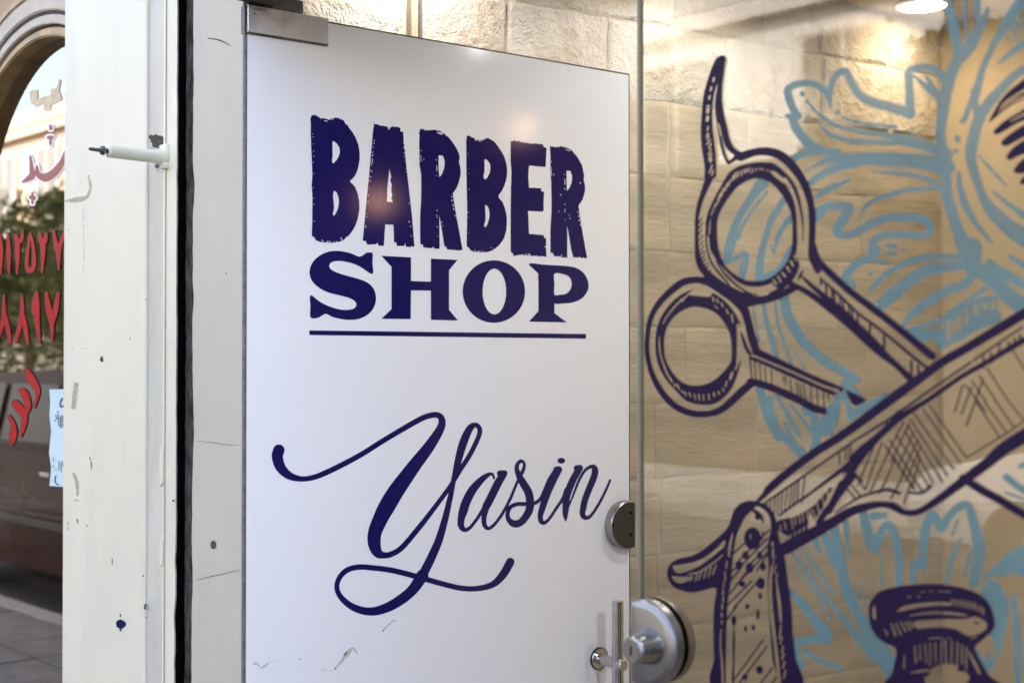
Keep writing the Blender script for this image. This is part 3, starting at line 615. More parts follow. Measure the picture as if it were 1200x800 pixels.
BLUE = """
@ 900 70 6.667
+ 492,370,10 470,290,40 440,240,50 380,200,50 290,185,46 190,205,55 155,250,58 180,350,60 215,420,62 235,440,60
+ 150,440,30 185,460,60 235,560,70 330,665,72 420,710,60 500,722,40 560,725,20
+ 492,375,10 482,260,44 515,145,50 560,100,54 600,90,56 620,110,56 655,185,58 720,280,62 820,335,72 950,370,74 1110,415,78
+ 1112,430,66 1108,300,64 1103,180,64 1103,90,60 1180,62,56 1245,60,56 1330,95,58 1385,160,70
+ 1140,130,20 1200,180,34 1290,270,42 1370,340,50
e 268,265,18,22
e 540,415,16,20
e 1130,545,12,14
+ 300,320,12 400,430,24 520,510,34 700,560,38 900,590,42 1100,625,60 1250,680,80 1400,740,90
+ 385,500,12 500,590,34 650,632,38 900,648,38 1050,655,34 1250,700,50
+ 580,450,10 700,490,24 850,515,26 1000,528,22
# big dark leaf sweep
@ 900 170 6.667
+ 190,115,50 260,75,54 330,60,52 480,50,52 560,50,20
+ 285,200,12 400,145,28 500,110,60 650,115,90 800,110,100 1000,115,110 1200,135,116 1400,175,120
+ 320,300,44 440,220,56 560,175,60 700,150,50
+ 375,405,24 480,340,44 630,275,26
+ 360,560,100 450,490,66 540,478,58 640,490,60 600,560,72 550,640,72 545,690,66 600,705,56 700,680,60 820,605,66 960,568,62 1100,570,62 1180,570,60 1230,590,60 1265,630,56 1270,670,56 1220,700,52 1120,705,58 1000,700,52 900,705,50 830,740,48 812,790,48
+ 700,560,10 800,450,32 950,390,36 1100,350,34 1350,335,30
+ 820,205,10 980,220,30 1150,240,36 1300,290,40
j 22 930,785,1000,785 940,840,950,835
# stem
@ 1020 0 6.667
+ 590,0,60 630,120,66 665,280,78 690,420,90 640,560,84 598,690,92 575,800,96 562,900,86 550,1000,78 550,1100,80 560,1200,110 575,1300,100 590,1400,86 600,1530,84 640,1670,86 690,1820,92 745,1950,120 790,2070,120 800,2140,80
+ 560,760,60 500,700,40 440,600,30
+ 735,0,24 738,150,28 765,290,20
+ 830,0,40 835,120,40 850,200,40 770,330,60
+ 915,70,24 870,200,50 790,350,80 710,450,80
+ 1200,-20,80 1100,130,84 1010,270,60 940,400,50 885,520,48 850,640,60 820,740,70 775,830,40 740,920,44 715,950,40
+ 810,720,60 825,860,50 830,900,50
+ 1260,500,60 1120,600,64 1000,720,74 900,840,86 840,950,90 805,1080,90 785,1230,84 830,1410,70 890,1560,70 960,1660,100 1100,1790,130 1280,1900,150
+ 1010,490,26 1120,400,46 1260,300,60
+ 1110,230,20 1160,330,16
j 14 1060,270,1100,330 1130,190,1170,260 1160,120,1200,190 1080,180,1120,230
+ 850,1220,14 950,1330,22 1060,1450,18
+ 690,1350,30 700,1460,46 740,1600,60 820,1740,44 945,1895,20
j 16 1140,170,1250,290
e 680,1085,24,30
e 668,1180,22,18
+ 960,1500,20 1100,1610,36 1280,1740,56
+ 780,2060,110 850,2110,110 960,2190,110 1080,2310,120 1220,2420,140
+ 930,2060,70 1050,2140,70 1250,2250,70
+ 1080,2000,24 1160,2050,44 1260,2100,50
e 175,1930,40,12
e 260,1955,36,10
e 160,1985,40,14
e 90,2050,40,14
e 0,2140,14,12
e 30,1960,50,50
# lower leaf folds
@ 980 300 6.667
+ 300,10,46 240,20,60 150,70,64 90,130,64 60,180,56
f 60,180 130,185 150,230 120,250
+ 235,305,10 320,205,38 430,115,38 600,35,48 760,5,50 950,10,40
+ 310,365,12 370,310,14 440,230,10
+ 340,405,60 420,330,80 540,220,92 690,120,84 850,85,76 1000,75,70
+ 510,560,20 550,500,44 620,430,66 720,355,72 860,275,72 1000,225,70 1060,150,70 1065,60,120 1060,-60,160
+ 560,590,50 680,545,40 850,492,36
+ 860,450,16 1000,360,26 1170,250,34
+ 1000,400,20 1120,340,34 1240,330,40
+ 620,635,84 780,615,84 830,700,56 840,640,90 960,600,110 1080,530,110 1240,470,100
f 820,500 900,430 1050,370 1240,340 1240,470 1100,560 980,640 860,700 820,640
J 32 882,515,880,640
J 16 925,505,922,590
J 24 962,480,955,580
J 20 1020,430,1012,520
J 40 1090,400,1085,440 1160,385,1165,400 
J 34 1225,375,1225,400
- 670,572,8 760,560,14 830,548,10
# seen through the upper finger ring
@ 800 150 6.667
+ 620,430,100 540,540,64 450,680,50 400,800,66 370,920,80 345,1000,50 330,1040,40
+ 660,500,18 560,620,20 470,760,20 430,860,30
+ 345,1045,40 430,1010,36 495,985,36 480,1080,56 462,1180,46
+ 790,560,50 740,640,50 680,740,44 650,850,46 615,970,52 600,1080,60 602,1190,60
+ 860,690,50 780,780,40 735,880,34 710,980,10
+ 850,950,60 800,1040,60 740,1120,56 640,1170,60
j 14 725,850,740,900 690,920,705,960
# behind the shanks
@ 860 330 6.667
+ 150,165,8 165,300,10 195,470,14
+ 228,150,28 250,300,36 300,460,42 335,590,44
+ 318,160,14 345,330,20 395,490,20 450,640,22
+ 455,510,6 560,680,14
+ 385,100,80 415,250,82 490,390,78 570,500,74 700,610,74 850,700,70 970,765,44
+ 960,760,40 870,790,60 930,870,90 1010,950,40
@ 860 390 6.667
F 840,420 870,420 910,560 930,590 1200,470 1200,500 900,700 880,640 830,800 730,800 790,640 740,800 600,800
g 850,520 875,600 880,700 820,760 800,800 770,800 830,640
+ 200,430,60 240,560,74 290,690,80 350,810,70
+ 335,490,24 420,640,34 510,800,32
+ 440,560,18 540,680,28 640,800,30
+ 560,600,64 660,690,60
+ 400,710,14 430,800,26
@ 900 470 6.667
+ 10,-20,50 25,100,60 80,230,56 170,320,60 240,390,64 275,440,40
+ 130,170,20 190,300,34 270,400,50
+ 370,150,70 375,300,70 345,400,56
# below the razor
@ 880 540 6.667
+ 490,600,50 540,710,24
+ 570,570,50 610,690,56 650,800,56
+ 650,530,70 665,650,74 700,800,78 733,950,84 800,1120,86 900,1300,92 1000,1450,120 1080,1580,130 1180,1700,120
+ 740,480,44 765,740,18
+ 880,420,70 905,540,74 960,690,64 1010,570,60 1060,490,52 1115,560,60 1145,680,60 1160,800,60 1160,960,56
+ 1030,740,10 1015,960,20
+ 320,710,14 430,850,22 560,1030,26 740,1250,44 850,1400,52 960,1540,56
+ 400,690,16 520,860,24 650,1040,20
+ 340,830,12 500,1010,20 620,1250,18
+ 290,1010,44 390,1100,60 490,1230,72 590,1370,90 480,1390,62 350,1420,60
+ 330,1400,46 350,1500,60 400,1600,56
+ 400,1480,26 550,1560,38 700,1620,32
+ 830,960,12 900,1110,16
+ 960,430,60 1040,425,50
# leaf behind the jar
@ 1020 560 6.667
+ 330,800,50 335,700,44 360,650,44 410,700,50 412,560,62 425,420,64 455,320,64 485,280,60 520,330,56 560,390,50 610,300,60 690,230,62 760,215,60 800,320,70 835,450,84 850,560,86 830,700,84 810,820,80
+ 685,320,12 640,440,20
+ 705,470,20 660,570,34 620,700,34 600,810,26
+ 800,560,16 760,660,20 730,760,20
+ 900,770,30 1000,700,70 1100,630,100 1230,560,110
+ 1000,740,60 1140,690,110 1240,720,120
+ 1060,-10,50 1150,60,52 1230,110,56
+ 1050,110,10 1130,140,14 1220,170,16
+ 1170,-90,30 1230,-130,30
@ 1000 680 6.667
+ 0,100,26 60,300,70 150,460,110 250,620,130 330,740,120
+ 1080,80,160 1130,220,170 1110,400,140 1090,560,90 1060,670,60
g 1040,420 1080,440 1110,560 1080,600 1040,520
+ 960,560,40 1010,660,60
+ 1250,120,40 1280,420,50 1290,820,50
"""
DIG = """
@ 0 250 4.711
+ 2,120,10 6,215,20 3,330,8
+ 45,112,6 49,220,20 50,332,5
+ 88,125,16 95,165,20 98,230,20 95,330,6
+ 100,165,18 122,140,16 126,100,6
+ 168,110,6 154,210,14 149,285,16 160,312,24 183,304,20 190,250,16 182,170,14 170,115,8
+ 220,115,12 228,150,26 250,150,20 256,115,12
+ 238,160,26 238,220,22 234,325,5
+ 296,98,10 308,160,18 322,215,22 325,312,5
+ 356,112,12 338,160,16 324,215,20
+ 22,455,8 22,560,20 5,640,16 -12,700,10
+ 26,560,20 45,640,20 57,715,10
+ 122,452,8 122,555,20 105,640,20 88,710,12
+ 126,560,20 142,640,20 155,715,10
+ 202,440,16 198,490,34 190,545,30
+ 205,500,24 206,600,22 222,715,6
+ 257,442,14 270,530,28 286,600,22 290,705,5
+ 322,442,14 308,530,26 290,600,20
@ 0 400 4
+ 128,138,18 146,175,36 165,205,28 178,240,16 162,308,5
+ 95,228,18 112,240,30 125,270,28 132,305,24 120,345,8
+ 72,290,30 88,310,36 112,345,28 114,385,20 98,445,5
+ 42,350,10 58,380,18 68,420,22 60,455,26 55,476,14
+ 66,425,20 46,432,10
"""
NAME_FA = """
@ 0 60 4
+ 142,495,6 147,540,14 152,578,26 136,596,22 108,612,6
+ 172,540,6 180,578,22 215,592,34 255,568,32 288,526,24 308,470,10
l 237,352,10 238,362,14
l 228,405,14 243,405,14
l 236,420,8 236,438,6
l 145,685,15 160,688,15
l 152,665,8 152,712,8
"""
CROSS_SIGN = """
@ 0 60 4
F 138,190 175,180 178,225 280,190 290,230 238,255 238,280 205,280 205,245 168,262 145,245
F 235,180 265,170 275,130 285,140 275,190 240,205
"""
PIER_MARKS_TAN = """
@ 70 220 4.444
- 0,0,1 1,1,1
+ 30,70,8 90,62,30 140,50,20 160,0,16 150,-60,10
+ 120,80,2 125,300,4 122,450,2
@ 70 400 4
F 66,190 90,194 74,320 52,314
+ 66,620,14 80,660,18 84,720,12
l 70,742,8 88,745,8
"""
PIER_MARKS_DARK = """
@ 70 400 4
f 186,85 200,66 206,90 196,98
+ 140,540,4 148,570,6 148,600,4
+ 78,820,3 86,850,5
+ 42,830,3 36,880,4
e 127,862,4,4
e 390,1098,4,5
f 396,1235 406,1225 402,1255 394,1250
e 407,1290,3,4
e 532,745,5,5
e 62,35,3,2
+ 100,32,3 130,34,3
e 246,1030,3,14
@ 70 220 4.444
e 447,580,4,4
+ 363,765,3 366,795,5
"""
CHIP = """
@ 70 600 4
f 264,512 284,500 310,515 306,535 286,545 266,535
"""
CHIP_DARK = """
@ 70 600 4
f 280,480 287,474 288,490 281,492
f 276,545 292,545 287,560
"""
SOOT = """
@ 80 140 7.5
f 700,150 740,120 840,150 850,190 870,270 800,262 720,258 735,240
f 755,390 830,385 850,440 800,430 790,480 780,440 760,430
+ 840,190,4 850,380,5 852,540,3
"""
JAMB_MARKS = """
@ 70 600 4
e 720,152,14,20
+ 640,318,1.5 700,302,2.5 780,285,2.5 845,268,2
@ 70 400 4
+ 640,465,1.5 720,474,2.2 800,485,2 850,482,1.5
@ 70 220 4.444
e 866,447,4,4
@ 190 0 4
+ 215,180,4 270,190,6 320,215,3
"""
DOOR_SMEARS = """
@ 280 700 5
+ 80,400,8 100,380,12 130,410,10 150,400,14 190,370,6 230,366,3
+ 180,345,6 170,350,4
+ 350,352,6 395,380,5
+ 420,400,4 505,422,6
+ 540,430,6 570,410,10 610,360,22 640,320,26 670,295,14 692,325,6
+ 845,190,8 880,155,12 910,130,10 918,142,6
"""
DOOR_NICK = """
@ 280 700 5
f 612,335 632,312 636,318 618,340
e 565,412,5,4
e 845,192,3,6
"""

# ------------------------------------------------------------------ large structure: ground, street, room
def sheet(name, pts, z, m, label, kind='structure'):
    bm = bmesh.new(); bm.faces.new([bm.verts.new((x, y, z)) for x, y in pts]); return tag(link(name, bm, m), label, None, None, kind)
W0 = Fr((0, 0, 0), (1, 0, 0), (0, 1, 0))
sheet('ground', [(-300, -300), (300, -300), (300, 300), (-300, 300)], -.16, M['asphalt'], 'dark asphalt ground of the street in front of the shop')
pv = tag(boxo('pavement', W0, (-30, 6), (-1.72, -.02), (-.155, -.02), M['kerb'], None, .004), 'narrow paved footway along the shopfronts', None, None, 'structure')
slabs = []
for v in range(3):
    bm = bmesh.new(); box(bm, W0, (-.195, .195), (-.205, .205), (-.03, 0.0), .004, 1)
    me = bpy.data.meshes.new('paving_slab'); bm.to_mesh(me); bm.free(); me.materials.append(M['slab']); slabs.append(me)
for i in range(24):
    for j in range(4):
        o = bpy.data.objects.new('paving_slab', slabs[(i * 7 + j * 3) % 3]); COL.objects.link(o); o.parent = pv
        o.location = (-7.8 + i * .4, -1.5 + j * .42, random.uniform(-.002, .003)); o.rotation_euler.z = random.uniform(-.006, .006)
tag(boxo('kerb', W0, (-30, 6), (-1.86, -1.722), (-.158, -.005), M['kerb'], None, .01), 'stone kerb edging the footway', None, None, 'structure')
tag(boxo('far_pavement', W0, (-60, 20), (-12.5, -9.0), (-.158, -.02), M['kerb'], None, .01), 'footway on the far side of the street', None, None, 'structure')

# room behind the door and the fixed glass
S_END = 2.234
cor = FST.p(S_END, 0, 0); BU = -SN
bk = Fr(cor, SN, -SU)                        # back wall leaves the stone wall at a right angle
tag(boxo('floor', W0, (-.34, 3.9), (-.018, 3.2), (-.10, .0), M['tile'], None, 0), 'tiled floor inside the barber shop', None, None, 'structure')
tag(boxo('back_wall', bk, (-.01, 4.2), (-.12, 0), (-.02, 2.42), M['tan'], None, 0), 'tan plastered back wall of the shop behind the glass', None, None, 'structure')
tag(boxo('side_wall', W0, (3.7, 3.82), (.05, 2.6), (-.02, 2.42), M['tan'], None, 0), 'plain right wall of the shop interior', None, None, 'structure')
ceil = tag(boxo('ceiling', W0, (-.42, 3.9), (.055, 3.2), (2.37, 2.5), M['ceil'], None, 0), 'low painted ceiling above the shop interior', None, None, 'structure')
tag(boxo('upper_facade', W0, (-9, 7), (.0, 5), (2.52, 8.5), M['facade2'], None, 0), 'pale unseen upper storeys of the shop building, added to block the sun', None, None, 'structure')  # out-of-view mass, added to keep direct sun off the shopfront
# stone wall: one object per block, cut rough
sw = thing('stone_wall', 'rough cream split stone side wall behind the open door', 'wall', kind='structure')
boxo('mortar_bed', FST, (.03, S_END), (-.12, .0025), (-.01, 2.38), M['mortar'], sw, 0)
def stone_block(L, H, seed, m, k_=1.):
    r = np.random.default_rng(seed); nu, nz = 8, 5
    bm = bmesh.new(); g = []
    ph = r.random(4) * 6
    for i in range(nu + 1):
        row = []
        for k in range(nz + 1):
            a, b = (0, .025, .16, .34, .5, .66, .84, .975, 1)[i], (0, .05, .3, .7, .95, 1)[k]; e = min(a, 1 - a, .025) / .025 * min(b, 1 - b, .05) / .05
            dpt = .004 + k_ * min(1, e * 2.2) ** .7 * (.0035 + .002 * math.sin(a * 5 + ph[0]) * math.sin(b * 6 + ph[1]) + r.uniform(-.0022, .0022))
            u = a * L + (r.uniform(-.003, .003)); z = b * H + r.uniform(-.003, .003)
            row.append(bm.verts.new(SU * u + SN * dpt + Vector((0, 0, z))))
        g.append(row)
    for i in range(nu):
        for k in range(nz): bm.faces.new([g[i][k], g[i + 1][k], g[i + 1][k + 1], g[i][k + 1]])
    rim = [g[i][0] for i in range(nu + 1)] + [g[nu][k] for k in range(1, nz + 1)] + [g[i][nz] for i in range(nu - 1, -1, -1)] + [g[0][k] for k in range(nz - 1, 0, -1)]
    bk_ = [bm.verts.new(v.co - SN * .02) for v in rim]
    for i in range(len(rim)): j = (i + 1) % len(rim); bm.faces.new([rim[i], bk_[i], bk_[j], rim[j]])
    bmesh.ops.recalc_face_normals(bm, faces=bm.faces)
    me = bpy.data.meshes.new('stone_block'); bm.to_mesh(me); bm.free(); me.materials.append(m); me.shade_smooth(); me.set_sharp_from_angle(angle=math.radians(16)); return me
CH = .184; zb = 2.217 - 12 * CH
for c in range(13):
    z0 = zb + c * CH; t = .045; first = True
    while t < S_END - .03:
        L = random.choice((.2, .25, .27, .3, .34, .38))
        if c == 11: L = {0: .435, 1: .262, 2: .281}.get(int(not first) + (t > .7), L) if t < 1.0 else L
        L = min(L, S_END - .01 - t)
        if S_END - .01 - t - L < .09: L = S_END - .01 - t
        hh = min(CH, 2.37 - z0) - (.003 if c < 10 else .005)
        o = bpy.data.objects.new('stone_block', stone_block(L - (.003 if c < 10 else .009), hh, c * 50 + int(t * 100), random.choice([M['stoneb'], M['stoneb'], M['stonec']] if c < 11 else [M['stone'], M['stone'], M['stone3']]), .35 if c < 11 else 1.15))
        COL.objects.link(o); o.parent = sw; o.location = FST.p(t, 0, z0 + .005); t += L; first = False
u0, _ = hit(FST, .02, 484, 20)
boxo('trim_strip', FST, (u0 - .007, u0 + .010), (.0, .026), (1.3, 2.37), M['bare'], sw, .001)
boxo('conduit', FST, (u0 + .011, u0 + .018), (.0, .030), (1.3, 2.37), M['edge'], sw, .001)

# ceiling downlight inside
def on_z(px, py, z):
    d = ray(px, py); t = (z - CAM.z) / d.z; return CAM + d * t
dl = on_z(1082, 4, 2.37)
t_ = thing('downlight', 'glowing round ceiling downlight seen through the glass at top right', 'ceiling light', (dl.x, dl.y, 2.37))
bm = bmesh.new(); lathe(bm, dl, (0, 0, -1), [(0, .075), (.008, .078), (.012, .070), (.010, .062)], 40, False); link('lamp_ring', bm, M['chrome'], t_, True)
bm = bmesh.new(); lathe(bm, dl, (0, 0, -1), [(.004, .064), (.010, .060), (.014, .03)], 32); link('lamp_lens', bm, M['lampglow'], t_)
def lampdata(name, loc, e, r, col, parent):
    d = bpy.data.lights.new(name, 'POINT'); d.energy = e; d.shadow_soft_size = r; d.color = col
    o = bpy.data.objects.new(name, d); COL.objects.link(o); o.location = loc; o.parent = None; return o
sp = bpy.data.lights.new('downlight_beam', 'SPOT'); sp.energy = 1.2; sp.spot_size = math.radians(150); sp.spot_blend = .8; sp.shadow_soft_size = .06; sp.color = (1, .78, .55)
o = bpy.data.objects.new('downlight_beam', sp); COL.objects.link(o); o.location = (dl.x, dl.y, 2.35)
for k, (t, n, e, lab) in enumerate(((.46, .16, 1.5, 'unseen fill lamp added at the ceiling between the open door and the stone wall'), (1.2, .32, 1.8, 'unseen fill lamp added at the ceiling beside the stone wall past the open door'), (.7, 2.3, 8, 'unseen fill lamp added at the ceiling right of the doorway near the glass'), (1.15, 1.05, 4, 'unseen fill lamp added at the ceiling in the middle of the shop'))):  # unseen fill lamps, added to brighten the stone wall and the door
    p = FST.p(t, n, 2.37); t2 = thing('downlight', lab, 'ceiling light', tuple(p), 'ceiling downlights inside')
    bm = bmesh.new(); lathe(bm, p, (0, 0, -1), [(0, .075), (.008, .078), (.012, .070), (.010, .062)], 40, False); link('lamp_ring', bm, M['chrome'], t2, True)
    bm = bmesh.new(); lathe(bm, p, (0, 0, -1), [(.004, .064), (.010, .060), (.014, .03)], 32); link('lamp_lens', bm, M['lampglow'], t2)
    s2 = bpy.data.lights.new('downlight_beam', 'SPOT'); s2.energy = e; s2.spot_size = math.radians(172); s2.spot_blend = .35; s2.shadow_soft_size = .06; s2.color = (1, .985, .965)
    o = bpy.data.objects.new('downlight_beam', s2); COL.objects.link(o); o.location = p - Vector((0, 0, .02))
t_['group'] = 'ceiling downlights inside'
cbt = thing('dark_reflection_box', 'unseen dark cabinet shape added inside right for the door metal to mirror', 'cabinet', (3.1, 1.0, 0))  # unseen dark box, added to give handle and lock dark reflections
boxo('reflection_box_body', W0, (2.75, 3.65), (.35, 1.35), (.005, 2.1), M['darkroom'], cbt, .006)
boxo('reflection_box_front', W0, (2.735, 2.749), (.36, .84), (.1, 2.08), M['brown'], cbt, .002)
boxo('reflection_box_front', W0, (2.735, 2.749), (.86, 1.34), (.1, 2.08), M['brown'], cbt, .002)
# two bare bulbs over the mirrors on the inside right, mirrored in the door's vinyl
def mirror_pt(px, py, dist):
    u, z = hit(FD, .002, px, py); p = FD.p(u, .002, z); d = (p - CAM).normalized(); r = d - FD.n * 2 * d.dot(FD.n); return p + r * dist
BULBS = []
for i, (px, py, dist, lab) in enumerate(((444, 236, 2.3, 'warm globe bulb hanging inside on the right, lower one'), (612, 150, 2.1, 'warm globe bulb hanging inside on the right, higher one'))):
    c = mirror_pt(px, py, dist); BULBS.append(c)
    b = thing('hanging_bulb', lab, 'light bulb', tuple(c), 'globe bulbs hanging inside')
    bm = bmesh.new(); lathe(bm, c + Vector((0, 0, .045)), (0, 0, -1), [(0, .012), (.015, .03), (.03, .041), (.045, .045), (.06, .041), (.075, .03), (.088, .008)], 24); link('bulb', bm, M['bulbglow'], b, True)
    bm = bmesh.new(); lathe(bm, c + Vector((0, 0, .10)), (0, 0, -1), [(0, .008), (.004, .018), (.055, .018)], 20); link('socket', bm, M['black'], b, True)
    bm = bmesh.new(); lathe(bm, c + Vector((0, 0, .10)), (0, 0, 1), [(0, .003), (2.37 - c.z - .10, .003)], 8); link('cord', bm, M['black'], b)
    lampdata('bulb_light', c, .15, .045, (1, .70, .45), b)
print('bulbs', BULBS, 'dl', dl)

# ------------------------------------------------------------------ the left pier
def jag(bm, fr, u_edge, side, u_far, n0, n1, z0, z1, amp, seed, dz=.012, chips=()):
    """a slab whose one vertical edge is broken and uneven"""
    r = np.random.default_rng(seed); zs = np.arange(z0, z1 + dz, dz); w_ = 0; pts = []
    for k, z in enumerate(zs):
        w_ = .82 * w_ + r.normal(0, amp * .45); c = sum(d * math.exp(-((z - zc) / s) ** 2) for zc, d, s in chips)
        pts.append((u_edge + side * (-abs(w_) - c) + r.normal(0, amp * .12), z))
    a = [bm.verts.new(fr.p(u, n1, z)) for u, z in pts]; b = [bm.verts.new(fr.p(u - side * .002, n0, z)) for u, z in pts]
    c = [bm.verts.new(fr.p(u_far, n1, z)) for u, z in pts]; d = [bm.verts.new(fr.p(u_far, n0, z)) for u, z in pts]
    F = []
    for k in range(len(pts) - 1):
        F += [bm.faces.new([a[k], a[k + 1], c[k + 1], c[k]]), bm.faces.new([b[k], d[k], d[k + 1], b[k + 1]]), bm.faces.new([a[k], b[k], b[k + 1], a[k + 1]]), bm.faces.new([c[k], c[k + 1], d[k + 1], d[k]])]
    F += [bm.faces.new([a[0], c[0], d[0], b[0]]), bm.faces.new([a[-1], b[-1], d[-1], c[-1]])]
    bmesh.ops.recalc_face_normals(bm, faces=F)
PN = .003
xs = {p: hit(FS, PN, p, 400)[0] for p in (74, 170, 190, 206)}
print('pier', xs)
pier = thing('pillar', 'white painted pillar at the left between window and door', 'pillar', (-.45, 0, 0))
Z0, Z1 = -.02, 2.75
boxo('face_board', FS, (xs[74], xs[170]), (-.04, PN), (Z0, Z1), M['paint'], pier, .004, 3)
boxo('recessed_strip', FS, (xs[170] + .0008, xs[190]), (-.04, PN - .006), (Z0, Z1), M['strip'], pier, .001)
bm = bmesh.new(); jag(bm, FS, xs[206], 1, xs[190] + .0008, PN - .005, PN - .001, Z0, Z1, .0010, 3, chips=((.92, .006, .03), (.83, .004, .05), (1.03, .003, .02)))
link('edge_rail', bm, M['paint'], pier)
u1, z1_ = hit(FS, PN, 190, 540)
for py, hh in ((545, .04), (645, .03)):
    u, z = hit(FS, PN, 189, py)
    bm = bmesh.new(); prism(bm, FS, [(u - .004, z - hh), (u + .008, z - hh * .8), (u + .009, z + hh * .7), (u - .001, z + hh), (u - .006, z + hh * .3)], PN - .004, PN + .0012); link('filler_patch', bm, M['paint'], pier)
uq = hit(FS, PN, 193.5, 400)[0]
boxo('seam_bead', FS, (uq - .0015, uq + .0015), (PN - .004, PN + .0008), (Z0, Z1), M['bare'], pier, .0004)
# channel beside the pier
xj = {p: hit(FS, 0, p, 400)[0] for p in (217, 225, 284)}
ch = thing('shutter_channel', 'deep black shutter channel slot beside the white pillar', 'shutter channel', (-.2, 0, 0))
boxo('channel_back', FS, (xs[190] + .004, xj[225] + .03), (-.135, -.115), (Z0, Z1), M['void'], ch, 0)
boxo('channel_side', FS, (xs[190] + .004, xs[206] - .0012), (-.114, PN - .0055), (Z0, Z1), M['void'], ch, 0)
# jamb
jb = thing('door_jamb', 'grey white plastered door jamb left of the open door', 'door jamb', (-.09, 0, 0))
bm = bmesh.new(); jag(bm, FS, xj[225] + .001, -1, xj[284], -.012, .0, Z0, 2.75, .0016, 9, chips=((1.72, .006, .03), (1.28, .006, .07), (1.0, .004, .04), (1.52, .004, .02)))
link('plaster_face', bm, M['paint2'], jb)
bm = bmesh.new(); jag(bm, FS, hit(FS, -.0165, 217, 400)[0], -1, xj[284] - .002, -.11, -.0165, Z0, 2.75, .0020, 21, dz=.008); link('rough_core', bm, M['cracked'], jb)
boxo('door_seal', FS, (xj[284] + .0005, xj[284] + .007), (-.10, .0015), (Z0, 2.02), M['edge'], jb, .001)
# steel pin standing out of the pier
ub, zb_ = hit(FS, PN, 193, 185)
pin = thing('steel_pin', 'white painted steel pin with threaded tip sticking out of the pillar', 'steel pin', (ub, -PN, zb_))
bm = bmesh.new(); c0 = FS.p(ub, PN - .004, zb_); lathe(bm, c0, (0, -1, 0), [(0, .0165), (.01, .0155), (.02, .014), (.028, .0122), (.115, .0118), (.119, .0125), (.121, .010)], 28); link('sleeve', bm, M['paint'], pin, True)
bm = bmesh.new(); lathe(bm, c0 + Vector((0, -.121, 0)), (0, -1, 0), [(0, .0045), (.008, .0045), (.0085, .0085), (.0115, .0085), (.012, .0035), (.034, .0032), (.036, .002)], 16); link('threaded_tip', bm, M['darksteel'], pin, True)
bm = bmesh.new(); lathe(bm, c0 + Vector((0, -.128, 0)), (0, -1, 0), [(0, .0095), (.0025, .0095)], 6); link('nut', bm, M['steel'], pin)
bm = bmesh.new(); box(bm, FS, (ub - .016, ub + .014), (PN - .003, PN + .004), (zb_ + .008, zb_ + .026), .003, 2); link('weld_lump', bm, M['paint'], pin)
bm = bmesh.new(); box(bm, FS, (ub - .004, ub + .016), (PN - .003, PN + .010), (zb_ - .022, zb_ - .010), .003, 2); link('lower_lump', bm, M['paint'], pin)
for nm, txt, mm, dn in (('paint_scrape', PIER_MARKS_TAN, 'bare', .0003), ('dark_scratch', PIER_MARKS_DARK, 'soot', .0005), ('blue_chip', CHIP, 'bluechip', .0004), ('chip_edge', CHIP_DARK, 'soot', .0006)):
    S = Sheet(70, 150, 205, 800, .4).draw(txt); S.F += (S.noise(3, .7, 4) - .15) * (S.F > -1.9); S.mesh(nm, FS, PN + dn, M[mm], pier)
S = Sheet(76, 0, 205, 800, .5); xx = S.xs[None]
S.F = S.noise(9, .9, 51) + S.noise(2.4, 1.1, 53) - 1.75 + .75 * np.exp(-((xx - 80) / 9.) ** 2) + .8 * np.exp(-((xx - 168) / 2.) ** 2) + .55 * np.exp(-((xx - 203) / 4.) ** 2) + 0 * S.ys[:, None]
S.F = np.where(xx > 169.2, -1, S.F); S.mesh('seam_grime', FS, PN + .0002, M['grime'], pier)
S = Sheet(165, 130, 208, 220, .4).draw(SOOT); S.F += S.noise(2, 2.6, 8) * (S.F > -1.9) - .9; S.mesh('soot_stain', FS, PN - .0054, M['soot'], pier)
S = Sheet(215, 20, 284, 800, .4).draw(JAMB_MARKS); S.mesh('crack_and_screw_hole', FS, .0006, M['soot'], jb)

# ------------------------------------------------------------------ header over the door and glass
hd = thing('header_beam', 'dark metal header beam above the open door corner', 'beam', (1, 0, 2.05))
boxo('beam_body', FS, (xj[284] + .008, 3.2), (-.052, .02), (2.034, 2.5), M['darksteel'], hd, .002)
# ------------------------------------------------------------------ the open glass door
uF = hit(FD, 0, 737.5, 400)[0]; zT = hit(FD, 0, 600, 27 + .172 * 210)[1]
print('door', uF, zT, hit(FD, 0, 290, 30), hit(FD, 0, 737, 87))
door = thing('glass_door', 'open glass door covered in white vinyl with dark blue barber lettering', 'door', (0, 0, 0))
U0 = hit(FD, 0, 288, 400)[0]
boxo('door_glass', FD, (U0, uF - .0012), (-.0105, -.0005), (.015, zT - .0015), M['door_glass'], door, .0008)
uP, zP = hit(FD, .004, 385, 52); zP2 = hit(FD, .004, 290, 38)[1]; zP = (zP + zP2) / 2
bm = bmesh.new(); prism(bm, FD, [(U0 + .0015, .017), (uF - .002, .017), (uF - .002, zT - .003), (uP + .001, zT - .003), (uP + .001, zP - .0015), (U0 + .0015, zP - .0015)], .0, .0009)
link('vinyl_sheet', bm, M['vinyl'], door)
boxo('door_edge', FD, (uF - .0011, uF + .0006), (-.0108, .0012), (.014, zT + .0002), M['black'], door, .0003)
boxo('top_edge', FD, (uP + .001, uF - .0012), (-.0106, .0012), (zT - .0014, zT + .0004), M['darksteel'], door, .0003)
pt = boxo('pivot_patch', FD, (U0 + .0005, uP), (.0002, .0052), (zP, zT + .005), M['patch'], door, .0009, 2)
boxo('patch_backing', FD, (U0 - .004, uP - .001), (-.030, .0), (zP - .0028, zT + .0045), M['darksteel'], pt, .001)
boxo('patch_lip', FD, (U0 - .002, uP - .001), (-.0004, .0046), (zP - .0032, zP - .0002), M['darksteel'], pt, .0006)
